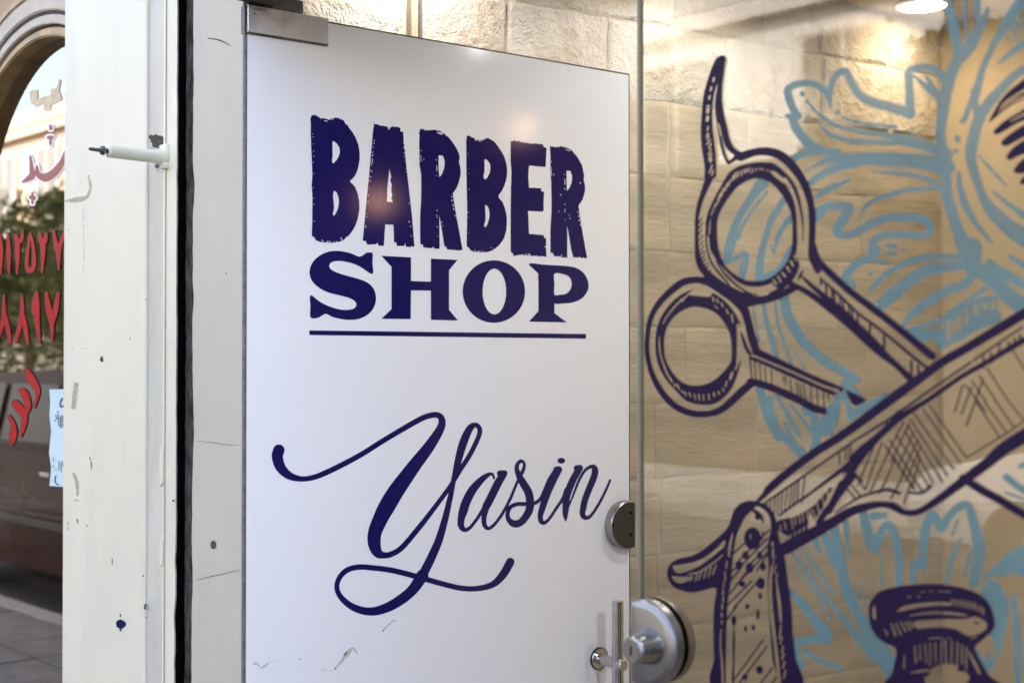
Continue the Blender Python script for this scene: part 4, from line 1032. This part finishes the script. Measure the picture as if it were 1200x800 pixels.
S = Sheet(288, 5, 330, 40, .25).draw("@ 270 0 9.23\n l 250,95,8 262,110,8\nl 268,108,6 285,92,6\nl 290,92,6 292,118,6\nl 300,95,6 300,118,6\nl 310,98,6 318,118,6 326,98,6\nl 336,118,6 336,98,6 350,108,6\nl 365,98,6 380,125,6\ne 265,150,14,8")
S.mesh('patch_stamp', FD, .0054, M['soot'], pt)
boxo('pivot_block', FD, (U0 + .03, uP - .05), (-.02, .002), (zT + .0055, zT + .03), M['darksteel'], pt, .002)
# lettering, each a print on the vinyl
S = Sheet(355, 125, 700, 310, .35).draw(BARBER)
rough = S.noise(1.5, 1.25, 11) * (np.abs(S.F) < 1.9)
yy = S.ys[:, None]; xx = S.xs[None]
top = 137 + (xx - 365) * .125; bot = 292 + (xx - 365) * .037
edge = np.exp(-((yy - top) / 5.) ** 2) + np.exp(-((yy - bot) / 5.) ** 2) + .22
S.F = S.F + rough * np.minimum(edge, 1.1); S.mesh('heading_lettering', FD, .00115, M['navy'], door)
Sheet(355, 285, 700, 405, .4).draw(SHOP).mesh('subheading_lettering', FD, .00115, M['navy'], door)
Sheet(310, 475, 725, 730, .4, 1.6).draw(YASIN).mesh('script_lettering', FD, .00115, M['navy'], door)
S = Sheet(283, 720, 480, 800, .4).draw(DOOR_SMEARS); S.F += (S.noise(2, 1.8, 5) - .3) * (S.F > -1.9); S.mesh('grey_scuff', FD, .00115, M['smear'], door)
Sheet(283, 720, 480, 800, .3).draw(DOOR_NICK).mesh('dark_nick', FD, .0013, M['soot'], door)
S = Sheet(640, 640, 736, 800, .5); S.F[:] = -1
S.F = S.noise(16, .9, 31) + S.noise(3.5, 1.1, 33) - 1.25; S.mesh('hand_smear', FD, .0011, M['handprint'], door)
S = Sheet(290, 560, 520, 800, .5); S.F = S.noise(22, .9, 41) + S.noise(2.2, 1.2, 43) - 1.55; S.mesh('dust_speck', FD, .0011, M['handprint'], door)
# D shaped lock cases
def dpts(r, flat, seg=36, inset=0.):
    """D outline round (0,0): circle of radius r, cut flat at +flat"""
    rr = r - inset; ff = flat - inset; a = math.acos(max(-1, min(1, ff / rr)))
    return [(rr * math.cos(t), rr * math.sin(t)) for t in np.linspace(a, 2 * math.pi - a, seg)]
def dcase(bm, fr, uc, zc, r, flat, sgn, prof):
    rings = []
    for ins, n in prof:
        rings.append([bm.verts.new(fr.p(uc + sgn * x, n, zc + z)) for x, z in dpts(r, flat, 44, ins)])
    F = []
    for a, b in zip(rings, rings[1:]):
        for k in range(len(a)): j = (k + 1) % len(a); F.append(bm.faces.new([a[k], a[j], b[j], b[k]]))
    F += [bm.faces.new(rings[0]), bm.faces.new(rings[-1])]
    bmesh.ops.recalc_face_normals(bm, faces=F)
def shade_rim(o):
    o.data.shade_smooth(); o.data.set_sharp_from_angle(angle=math.radians(35))
uL, zL = hit(FD, .004, 709.5, 613); r1 = .0525; uc = uL + r1
uflat = hit(FD, .022, 744.5, 613)[0]
zt, zbm = hit(FD, .018, 738, 587)[1], hit(FD, .018, 738, 642)[1]; zL = (zt + zbm) / 2; r1 = (zt - zbm) / 2 + .001; uc = uL + r1
print('door lock', uL, zL, r1, uflat - uc)
bm = bmesh.new(); dcase(bm, FD, uc, zL, r1, uflat - uc, 1, [(0, .0014), (0, .0205), (.0008, .0222), (.0022, .0232)])
lk = link('lock_case', bm, M['steel'], door); shade_rim(lk)
bm = bmesh.new(); prism(bm, FD, [(uc + x, zL + z) for x, z in dpts(r1, uflat - uc, 44, .0024)], .0225, .02345); link('face_plate', bm, M['steel_face'], lk)
bm = bmesh.new(); dcase(bm, FD, uc, zL, r1, uflat - uc, 1, [(0, -.012), (0, -.03), (.0016, -.032)]); shade_rim(link('rear_lock_case', bm, M['steel'], door))
for px, py in ((718.5, 615), (739, 600.5), (739.3, 626.5)):
    u, z = hit(FD, .0235, px, py); bm = bmesh.new(); lathe(bm, FD.p(u, .0233, z), FD.n, [(0, .0034), (.0005, .0034)], 16); link('screw_hole', bm, M['void'], lk)
# pull handle
uh, zh = hit(FD, .002, 702, 771)
hN = .062; uB, zB = hit(FD, hN, 722, 704)
print('handle', uh, zh, uB, zB)
hnd = None
bm = bmesh.new(); rB = .0120; lathe(bm, FD.p(uh, hN, zB - .34), (0, 0, 1), [(0, rB - .001), (.001, rB), (.339, rB), (.34, rB - .001)], 32)
hnd = link('pull_handle', bm, M['chrome'], door); shade_rim(hnd)
for zz in (zh, zh - .2):
    bm = bmesh.new(); lathe(bm, FD.p(uh, .001, zz), FD.n, [(0, .0215), (.004, .0215), (.0052, .0205), (.0055, .0118), (hN + .017, .0116), (hN + .0185, .0105)], 32); shade_rim(link('standoff', bm, M['chrome'], hnd))
    bm = bmesh.new(); lathe(bm, FD.p(uh, .0012, zz), FD.n, [(0, .0240), (.0025, .0240)], 32); link('washer', bm, M['black'], hnd)
    bm = bmesh.new(); lathe(bm, FD.p(uh, hN + .0182, zz), FD.n, [(0, .0072), (.0008, .0072)], 20); link('end_hole', bm, M['void'], hnd)

# ------------------------------------------------------------------ fixed glass with the drawing
uG = hit(FS, .005, 746.5, 400)[0]; print('glass edge', uG)
gp = thing('glass_panel', 'large fixed shopfront glass panel with scissors and razor artwork', 'glass panel', (uG, 0, 0))
bm = bmesh.new(); vs = [bm.verts.new(FS.p(u, .0, z)) for u, z in ((uG + .0035, 0), (2.9, 0), (2.9, 2.033), (uG + .0035, 2.033))]; bm.faces.new(vs)
link('pane', bm, M['pane'], gp)
boxo('polished_edge', FS, (uG, uG + .0033), (-.0045, .0045), (0, 2.033), M['pane_edge'], gp, .0006)
boxo('floor_channel', FS, (uG, 2.9), (-.012, .012), (-.01, .02), M['steel'], gp, .001)
S = Sheet(745, -20, 1230, 820, .6, 2.5)
for t in (NAVY_SCISSORS, NAVY_LOWER, NAVY_RAZOR): S.draw(t)
S.mesh('scissors_and_razor_print', FS, .0016, M['navyg'], gp)
Sheet(1005, 670, 1190, 820, .6).draw(NAVY_JAR).mesh('bottle_print', FS, .0016, M['navyg'], gp)
Sheet(1150, 60, 1230, 230, .6).draw(NAVY_COMB).mesh('comb_print', FS, .0016, M['navyg'], gp)
S = Sheet(840, -20, 1230, 820, .6, 2.5).draw(BLUE, .3); S.F += S.noise(6, .8, 3) * (S.F > -1.9); S.mesh('leaf_print', FS, .0008, M['blueg'], gp)
# keeper lock on the fixed glass
kx = hit(FS, .031, 732.5, 755)[0]; kr = hit(FS, .026, 789, 755)[0]
ztop = hit(FS, .028, 752, 704)[1]; zk = hit(FS, .030, 752, 756)[1]; rk = ztop - zk
print('keeper', kx, kr, ztop, zk, rk)
uck = kr - rk
kp = None
bm = bmesh.new(); dcase(bm, FS, uck, zk, rk, uck - kx, -1, [(0, .005), (0, .0165), (.002, .0212), (.005, .0240), (.009, .025)])
kp = link('lock_keeper', bm, M['steel_sat'], gp); shade_rim(kp)
bm = bmesh.new(); dcase(bm, FS, uck, zk, rk - .001, uck - kx, -1, [(0, -.0052), (0, -.018), (.002, -.021), (.006, -.022)]); shade_rim(link('inner_keeper', bm, M['steel_sat'], gp))
ucy, zcy = hit(FS, .036, 755, 756)
bm = bmesh.new(); lathe(bm, FS.p(ucy, .025, zk), (0, -1, 0), [(0, .0225), (.003, .0215), (.028, .0165), (.033, .0158), (.035, .0140)], 36); cy = link('key_cylinder', bm, M['steel'], kp); shade_rim(cy)
bm = bmesh.new(); lathe(bm, FS.p(ucy, .0595, zk), (0, -1, 0), [(0, .0128), (.0015, .0125)], 30); link('cylinder_face', bm, M['steel_sat'], cy)
boxo('keyhole', FS, (ucy - .0013, ucy + .0013), (.0605, .0614), (zk - .0055, zk + .0055), M['void'], cy, 0)

# ------------------------------------------------------------------ arched window of the neighbouring shop
GW = -.055                                    # glass plane
ws = thing('arched_window', 'arched brown framed shop window with red Persian lettering at the left edge', 'window', (-.85, 0, 0))
cA = None
def fit_circle(P):
    P = np.array(P); A = np.c_[2 * P, np.ones(len(P))]; s = np.linalg.lstsq(A, (P ** 2).sum(1), rcond=None)[0]; return s[0], s[1], math.sqrt(s[2] + s[0] ** 2 + s[1] ** 2)
cg = fit_circle([hit(FS, GW, *p) for p in ((72, 42), (54, 54), (39, 62), (31, 70), (16, 93), (6.5, 110), (0, 124))])
cf = fit_circle([hit(FS, -.02, *p) for p in ((72, 33), (49, 35), (33, 44), (16, 60), (0, 81))])
c2 = fit_circle([hit(FS, -.005, *p) for p in ((72, 22), (52, 21), (33, 33), (16, 47), (0, 65))])
c3 = fit_circle([hit(FS, .006, *p) for p in ((29, 0), (14, 11), (0, 26))])
print('circles', cg, cf, c2, c3)
AX, AZ = -.880, 1.672
def arch_band(bm, r0, r1, n0, n1, seg=48, zb=.35):
    pts = [(r0, zb)] ; I = [(AX + r0 * math.cos(t), AZ + r0 * math.sin(t)) for t in np.linspace(0, math.pi, seg)]
    O = [(AX + r1 * math.cos(t), AZ + r1 * math.sin(t)) for t in np.linspace(0, math.pi, seg)]
    I = [(AX + r0, zb)] + I + [(AX - r0, zb)]; O = [(AX + r1, zb)] + O + [(AX - r1, zb)]
    ring = [[bm.verts.new(fp) for fp in (FS.p(a, n0, b), FS.p(a, n1, b), FS.p(c, n1, d), FS.p(c, n0, d))] for (a, b), (c, d) in zip(I, O)]
    F = []
    for A, B in zip(ring, ring[1:]):
        for k in range(4): F.append(bm.faces.new([A[k], A[(k + 1) % 4], B[(k + 1) % 4], B[k]]))
    F += [bm.faces.new(ring[0]), bm.faces.new(ring[-1])]; bmesh.ops.recalc_face_normals(bm, faces=F)
def arch(name, r0, r1, n0, n1, m, parent, bev=0.):
    bm = bmesh.new(); arch_band(bm, r0, r1, n0, n1)
    if bev: bmesh.ops.bevel(bm, geom=[e for e in bm.edges if len(e.link_faces) == 2 and e.calc_face_angle() > .8], offset=bev, segments=2, affect='EDGES')
    return link(name, bm, m, parent)
arch('wooden_frame', .457, .476, -.075, -.016, M['gold'], ws, .003)
arch('inner_reveal', .440, .4565, -.10, -.0565, M['brown'], ws)
arch('shadow_gap', .4765, .482, -.09, -.024, M['groove'], ws)
arch('inner_plaster_ring', .4825, .503, -.09, -.010, M['plaster'], ws, .002)
arch('dark_bead', .5035, .511, -.09, -.0125, M['groove'], ws, .001)
arch('outer_plaster_ring', .5115, .552, -.09, -.006, M['plaster'], ws, .003)
arch('outer_moulding', .5525, .572, -.09, -.0045, M['gold'], ws, .003)
bm = bmesh.new()      # wall round the arch
seg = 40; arc = [(AX + .5725 * math.cos(t), AZ + .5725 * math.sin(t)) for t in np.linspace(0, math.pi, seg)]
out = [(AX + 1.4 * math.cos(t), max(AZ, AZ + 1.4 * math.sin(t))) for t in np.linspace(0, math.pi, seg)]
n1 = -.012
for k in range(seg - 1):
    bm.faces.new([bm.verts.new(FS.p(*(q[0], n1, q[1]))) for q in (arc[k], arc[k + 1], out[k + 1], out[k])])
for s_ in (1, -1):
    bm.faces.new([bm.verts.new(FS.p(a, n1, b)) for a, b in ((AX + s_ * .5725, AZ), (AX + s_ * 1.4, AZ), (AX + s_ * 1.4, 0), (AX + s_ * .5725, 0))])
for v in bm.verts: v.co.x = min(v.co.x, -.36) 
bmesh.ops.recalc_face_normals(bm, faces=bm.faces)
bm2 = bmesh.new(); me = bpy.data.meshes.new('tmp'); bm.to_mesh(me); bm.free()
wl = link('wall_face', me, M['facade3'], ws)
boxo('sill', FS, (AX - .57, AX + .50), (-.10, .02), (.28, .35), M['slab'], ws, .004)
boxo('wall_below', FS, (AX - .57, AX + .50), (-.10, -.006), (-.01, .279), M['plaster'], ws, .0)
bm = bmesh.new(); N = 40
vs = [FS.p(AX + .456 * math.cos(t), GW, AZ + .456 * math.sin(t)) for t in np.linspace(0, math.pi, N)] + [FS.p(AX - .456, GW, .35), FS.p(AX + .456, GW, .35)]
bm.faces.new([bm.verts.new(v) for v in vs]); bmesh.ops.recalc_face_normals(bm, faces=bm.faces)
wp = link('window_glass', bm, M['film'], ws)
for v in wl.data.vertices: pass
# lettering on that glass
Sheet(-15, 250, 90, 540, .35, 1).draw(DIG, 1.0).mesh('black_outline_lettering', FS, GW + .0012, M['blackv'], ws)
Sheet(-15, 250, 90, 540, .35, 1).draw(DIG, .2).mesh('red_lettering', FS, GW + .0020, M['red'], ws)
Sheet(0, 130, 90, 260, .35, 1).draw(NAME_FA, 2.6).mesh('white_outline_lettering', FS, GW + .0012, M['whitev'], ws)
Sheet(0, 130, 90, 260, .35, 1).draw(NAME_FA, .5).mesh('faded_red_lettering', FS, GW + .0020, M['redpale'], ws)
Sheet(20, 80, 90, 140, .35, 1).draw(CROSS_SIGN).mesh('faded_emblem', FS, GW + .0012, M['orangev'], ws)
# paper taped to the glass
pa = [hit(FS, GW + .003, *p) for p in ((58, 456), (84, 456), (84, 571), (58, 569), (60, 548), (57.5, 530), (60, 505), (58, 486), (59, 470))]
bm = bmesh.new(); prism(bm, FS, pa, GW + .0026, GW + .0032); pp = tag(link('paper_notice', bm, M['paper']), 'pale blue paper notice taped to the arched window beside the pillar', 'notice')
Sheet(50, 450, 90, 575, .3, 1).draw("""@ 0 400 4
+ 292,268,9 282,290,8 286,305,9 300,302,10
j 5 262,345,264,360 258,368,262,374 272,340,275,395 282,350,284,405 290,345,291,400 298,350,299,408 266,360,275,362 268,330,274,332
j 4 250,545,252,560 275,560,277,600 285,565,287,610 262,595,264,602 292,560,294,585 248,580,251,590
+ 262,630,7 258,650,7 266,668,6 278,672,4""").mesh('handwriting', FS, GW + .0034, M['ink'], pp)
# dim neighbour shop behind the glass
nb = thing('neighbour_room', 'dim room behind the arched window glass', 'room', (-1.4, 1, 0), kind='structure')
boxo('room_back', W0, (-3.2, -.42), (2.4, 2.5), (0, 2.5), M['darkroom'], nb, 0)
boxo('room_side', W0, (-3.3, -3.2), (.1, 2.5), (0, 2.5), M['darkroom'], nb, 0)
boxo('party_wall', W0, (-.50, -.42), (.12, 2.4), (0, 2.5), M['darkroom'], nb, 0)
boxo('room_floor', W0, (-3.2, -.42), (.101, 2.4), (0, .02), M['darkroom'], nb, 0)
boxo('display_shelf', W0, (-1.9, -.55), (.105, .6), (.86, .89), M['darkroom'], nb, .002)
q = hit(FS, -.3, 28, 660); bx = thing('storage_box', 'grey cardboard box standing on the shelf behind the arched window', 'box', (q[0], .3, .89))
boxo('box_body', W0, (q[0] - .14, q[0] + .10), (.22, .38), (.892, .98), M['boxm'], bx, .004)
boxo('box_lid', W0, (q[0] - .145, q[0] + .105), (.215, .385), (.981, 1.0), M['bare'], bx, .003)
bm = bmesh.new(); lathe(bm, (q[0] + .02, .29, 1.001), (0, 0, 1), [(0, .012), (.03, .006), (.10, .004), (.105, .002)], 16); tag(link('glue_nozzle', bm, M['whitev'], None, True), 'thin white nozzle standing on the grey box', 'nozzle')
bm = bmesh.new(); qx = hit(FS, -.18, 4, 662); lathe(bm, (qx[0], .18, qx[1]), (0, -1, 0), [(0, .014), (0, .034), (.02, .034), (.02, .014)], 28, False); tag(link('tape_roll', bm, M['bare'], None), 'tan tape roll beside the grey box at the left edge', 'tape roll')
bm = bmesh.new(); a_, b_ = hit(FS, -.12, -8, 565), hit(FS, -.12, 14, 580)
for (c_, d_) in ((a_, b_),):
    bm = bmesh.new(); v = FS.p(d_[0], -.12, d_[1]) - FS.p(c_[0], -.12, c_[1]); lathe(bm, FS.p(c_[0], -.12, c_[1]), v, [(0, .004), (v.length, .0045)], 12)
pr = thing('teal_pliers', 'teal handled pliers hanging behind the arched window glass', 'pliers', (a_[0], .12, a_[1])); link('handle', bm, M['teal'], pr)
a_, b_ = hit(FS, -.12, 3, 571), hit(FS, -.12, 36, 584); bm = bmesh.new(); v = FS.p(b_[0], -.12, b_[1]) - FS.p(a_[0], -.12, a_[1]); lathe(bm, FS.p(a_[0], -.13, a_[1]), v, [(0, .004), (v.length * .6, .0035), (v.length, .001)], 12); link('jaw', bm, M['steel'], pr)

# ------------------------------------------------------------------ the street the windows mirror
def car(name, label, x, y, m, heading=1):
    c = thing(name, label, 'car', (x, y, -.16), 'cars parked along the kerb')
    O = Vector((x, y, -.16)); X = Vector((heading, 0, 0)); Y = Vector((0, heading, 0))
    P = lambda a, b, h: O + X * a + Y * b + Vector((0, 0, h))
    def loft(secs, nm, mm, parent=c, bev=.03):
        bm = bmesh.new(); R = []
        for s in secs: R.append([bm.verts.new(P(*v)) for v in s])
        F = []
        for a, b in zip(R, R[1:]):
            for k in range(len(a)): F.append(bm.faces.new([a[k], a[(k + 1) % len(a)], b[(k + 1) % len(a)], b[k]]))
        F += [bm.faces.new(R[0]), bm.faces.new(R[-1])]; bmesh.ops.recalc_face_normals(bm, faces=F)
        if bev: bmesh.ops.bevel(bm, geom=bm.edges[:], offset=bev, segments=2, affect='EDGES', clamp_overlap=True)
        return link(nm, bm, mm, parent)
    prof = [(-2.2, .45, .72), (-2.15, .28, .86), (-1.5, .22, .98), (-.9, .22, 1.0), (.9, .22, 1.0), (1.5, .24, .92), (2.1, .3, .78), (2.2, .42, .66)]
    loft([[(a, -.80, lo), (a, -.86, (lo + hi) / 2), (a, -.82, hi), (a, .82, hi), (a, .86, (lo + hi) / 2), (a, .80, lo)] for a, lo, hi in prof], 'body', m)
    loft([[(a, -wd, lo), (a, -wd + .10, hi), (a, wd - .10, hi), (a, wd, lo)] for a, lo, hi, wd in ((-1.75, .96, 1.0, .76), (-1.15, .97, 1.46, .78), (.25, .97, 1.50, .78), (1.05, .96, 1.02, .76))], 'cabin', m)
    for s in (-1, 1):
        for a0, a1, b0, b1 in ((-1.35, -.62, -1.08, -.60), (-.52, .62, -.50, .18)):
            bm = bmesh.new(); vs = [bm.verts.new(P(a, s * wd, h)) for a, wd, h in ((a0, .792, 1.03), (a1, .792, 1.03), (b1, .715, 1.40), (b0, .715, 1.40))]; bm.faces.new(vs); bmesh.ops.recalc_face_normals(bm, faces=bm.faces); link('side_window', bm, M['carglass'], c)
        for a in (-1.35, 1.35):
            bm = bmesh.new(); lathe(bm, P(a, s * .70, .31), Y * s, [(0, .20), (0, .31), (.03, .32), (.15, .32), (.175, .30), (.175, .2)], 28); wh = link('wheel', bm, M['tyre'], c, False)
            bm = bmesh.new(); lathe(bm, P(a, s * .86, .31), Y * s, [(0, .2), (.015, .19), (.02, .05), (.03, .04)], 20); link('rim', bm, M['steel'], wh)
        boxo('door_handle', Fr(O, X, Y), (-.55, -.42), (s * .872 - .01, s * .872 + .01), (.84, .865), M['chrome'], c, .004)
        boxo('door_handle', Fr(O, X, Y), (.28, .41), (s * .872 - .01, s * .872 + .01), (.84, .865), M['chrome'], c, .004)
        bm = bmesh.new(); lathe(bm, P(2.14, s * .62, .66), X, [(0, .1), (.05, .09), (.07, .04)], 18); link('headlight', bm, M['chrome'], c)
        boxo('side_moulding', Fr(O, X, Y), (-1.0, 1.0), (s * .865 - .012, s * .865 + .012), (.52, .57), M['black'], c, .004)
    return c
car('parked_car', 'dark maroon car parked by the kerb, mirrored in the arched window', -6.1, -3.0, M['carp'])
car('parked_car', 'white car parked on the far side of the street', -.5, -8.0, M['carw'], -1)
car('parked_car', 'dark maroon car parked on the far side of the street', -9.0, -8.0, M['carp'], -1)
def building(x0, x1, y, h, m, label, floors):
    b = thing('house', label, 'building', ((x0 + x1) / 2, y, -.1)); fr = Fr((0, y, 0), (1, 0, 0), (0, 1, 0))
    boxo('wall', fr, (x0, x1), (-8, 0), (-.14, h), m, b, .0)
    boxo('ground_floor', fr, (x0 + .02, x1 - .02), (.001, .16), (-.13, 3.9), M['shopfront'], b, .01)
    boxo('parapet', fr, (x0, x1), (-8, .03), (h + .001, h + .35), m, b, .02)
    for f in range(1, floors):
        zb = .3 + f * (h - .4) / floors; zh = (h - .4) / floors
        boxo('string_course', fr, (x0, x1), (.001, .14), (zb + zh - .18, zb + zh), m, b, .01)
        n = int((x1 - x0) / 2.2)
        for k in range(n):
            u = x0 + (k + .5) * (x1 - x0) / n; w2 = .62 if f else .8
            fo = boxo('window', fr, (u - w2, u + w2), (.002, .07), (zb + .5, zb + zh - .5), M['wframe'], b, .01)
            boxo('pane', fr, (u - w2 + .08, u - .03), (.0705, .078), (zb + .58, zb + zh - .58), M['wing'], fo, 0)
            boxo('pane', fr, (u + .03, u + w2 - .08), (.0705, .078), (zb + .58, zb + zh - .58), M['wing'], fo, 0)
    return b
building(-42, -27.4, -12.5, 7.2, M['facade'], 'long beige building far down the opposite side of the street', 2)
building(-27, -13.2, -12.5, 7.0, M['facade'], 'pinkish beige house opposite with banded upper floor', 2)
building(-12.8, -5.2, -12.5, 6.0, M['facadew'], 'white house opposite the shop with two storeys', 2)
building(-4.8, 2.2, -12.5, 6.6, M['facade2'], 'cream shop house opposite with flat roof', 2)
building(2.6, 16, -12.5, 6.4, M['facade3'], 'ochre building opposite at the right end', 2)
def tree(label, x, y, h, cr, seed, squash=.8):
    r = np.random.default_rng(seed); t = thing('street_tree', label, 'tree', (x, y, -.12), 'street trees opposite')
    bm = bmesh.new()
    def limb(p, q, r0, r1, k=4):
        p, q = Vector(p), Vector(q); v = q - p; lathe(bm, p, v, [(v.length * i / k, r0 + (r1 - r0) * i / k) for i in range(k + 1)], 8)
    top = Vector((x + r.uniform(-.2, .2), y, h - cr)); limb((x, y, -.12), top, .16, .10)
    tips = []
    for k in range(7):
        a = k * .9 + r.uniform(0, .5); q = top + Vector((math.cos(a) * cr * .6, math.sin(a) * cr * .6, cr * r.uniform(.1, .8))); limb(top, q, .07, .02); tips.append(q)
    link('trunk', bm, M['bark'], t)
    n = 8000; cl = [Vector((x, y, h - cr * .5)) + Vector(r.normal(0, 1, 3)) * cr * .42 for _ in range(26)] + tips
    V = []; Fc = []
    for _ in range(n):
        c = cl[r.integers(len(cl))] + Vector(r.normal(0, 1, 3)) * cr * .17; c.z = min(c.z, h)
        a = Vector(r.normal(0, 1, 3)).normalized(); b_ = a.orthogonal().normalized(); s = r.uniform(.07, .13)
        k = len(V); V += [c + a * s, c + b_ * s * .5, c - a * s, c - b_ * s * .5]; Fc.append((k, k + 1, k + 2, k + 3))
    me = bpy.data.meshes.new('crown'); me.from_pydata([tuple(v) for v in V], [], Fc); cro = link('crown', me, M['leaf'], t); cro['kind'] = 'stuff'
    return t
tree('bushy green tree farthest along the opposite footway', -23.5, -9.8, 4.4, 2.6, 1)
tree('bushy green tree second along the opposite footway', -18.2, -9.8, 4.1, 2.6, 2)
tree('round green tree by the pale house opposite', -13.6, -9.8, 4.4, 1.9, 3)
tree('small thin green tree in front of the cream shop house opposite', -3.0, -9.8, 4.1, 1.5, 4)
settle()
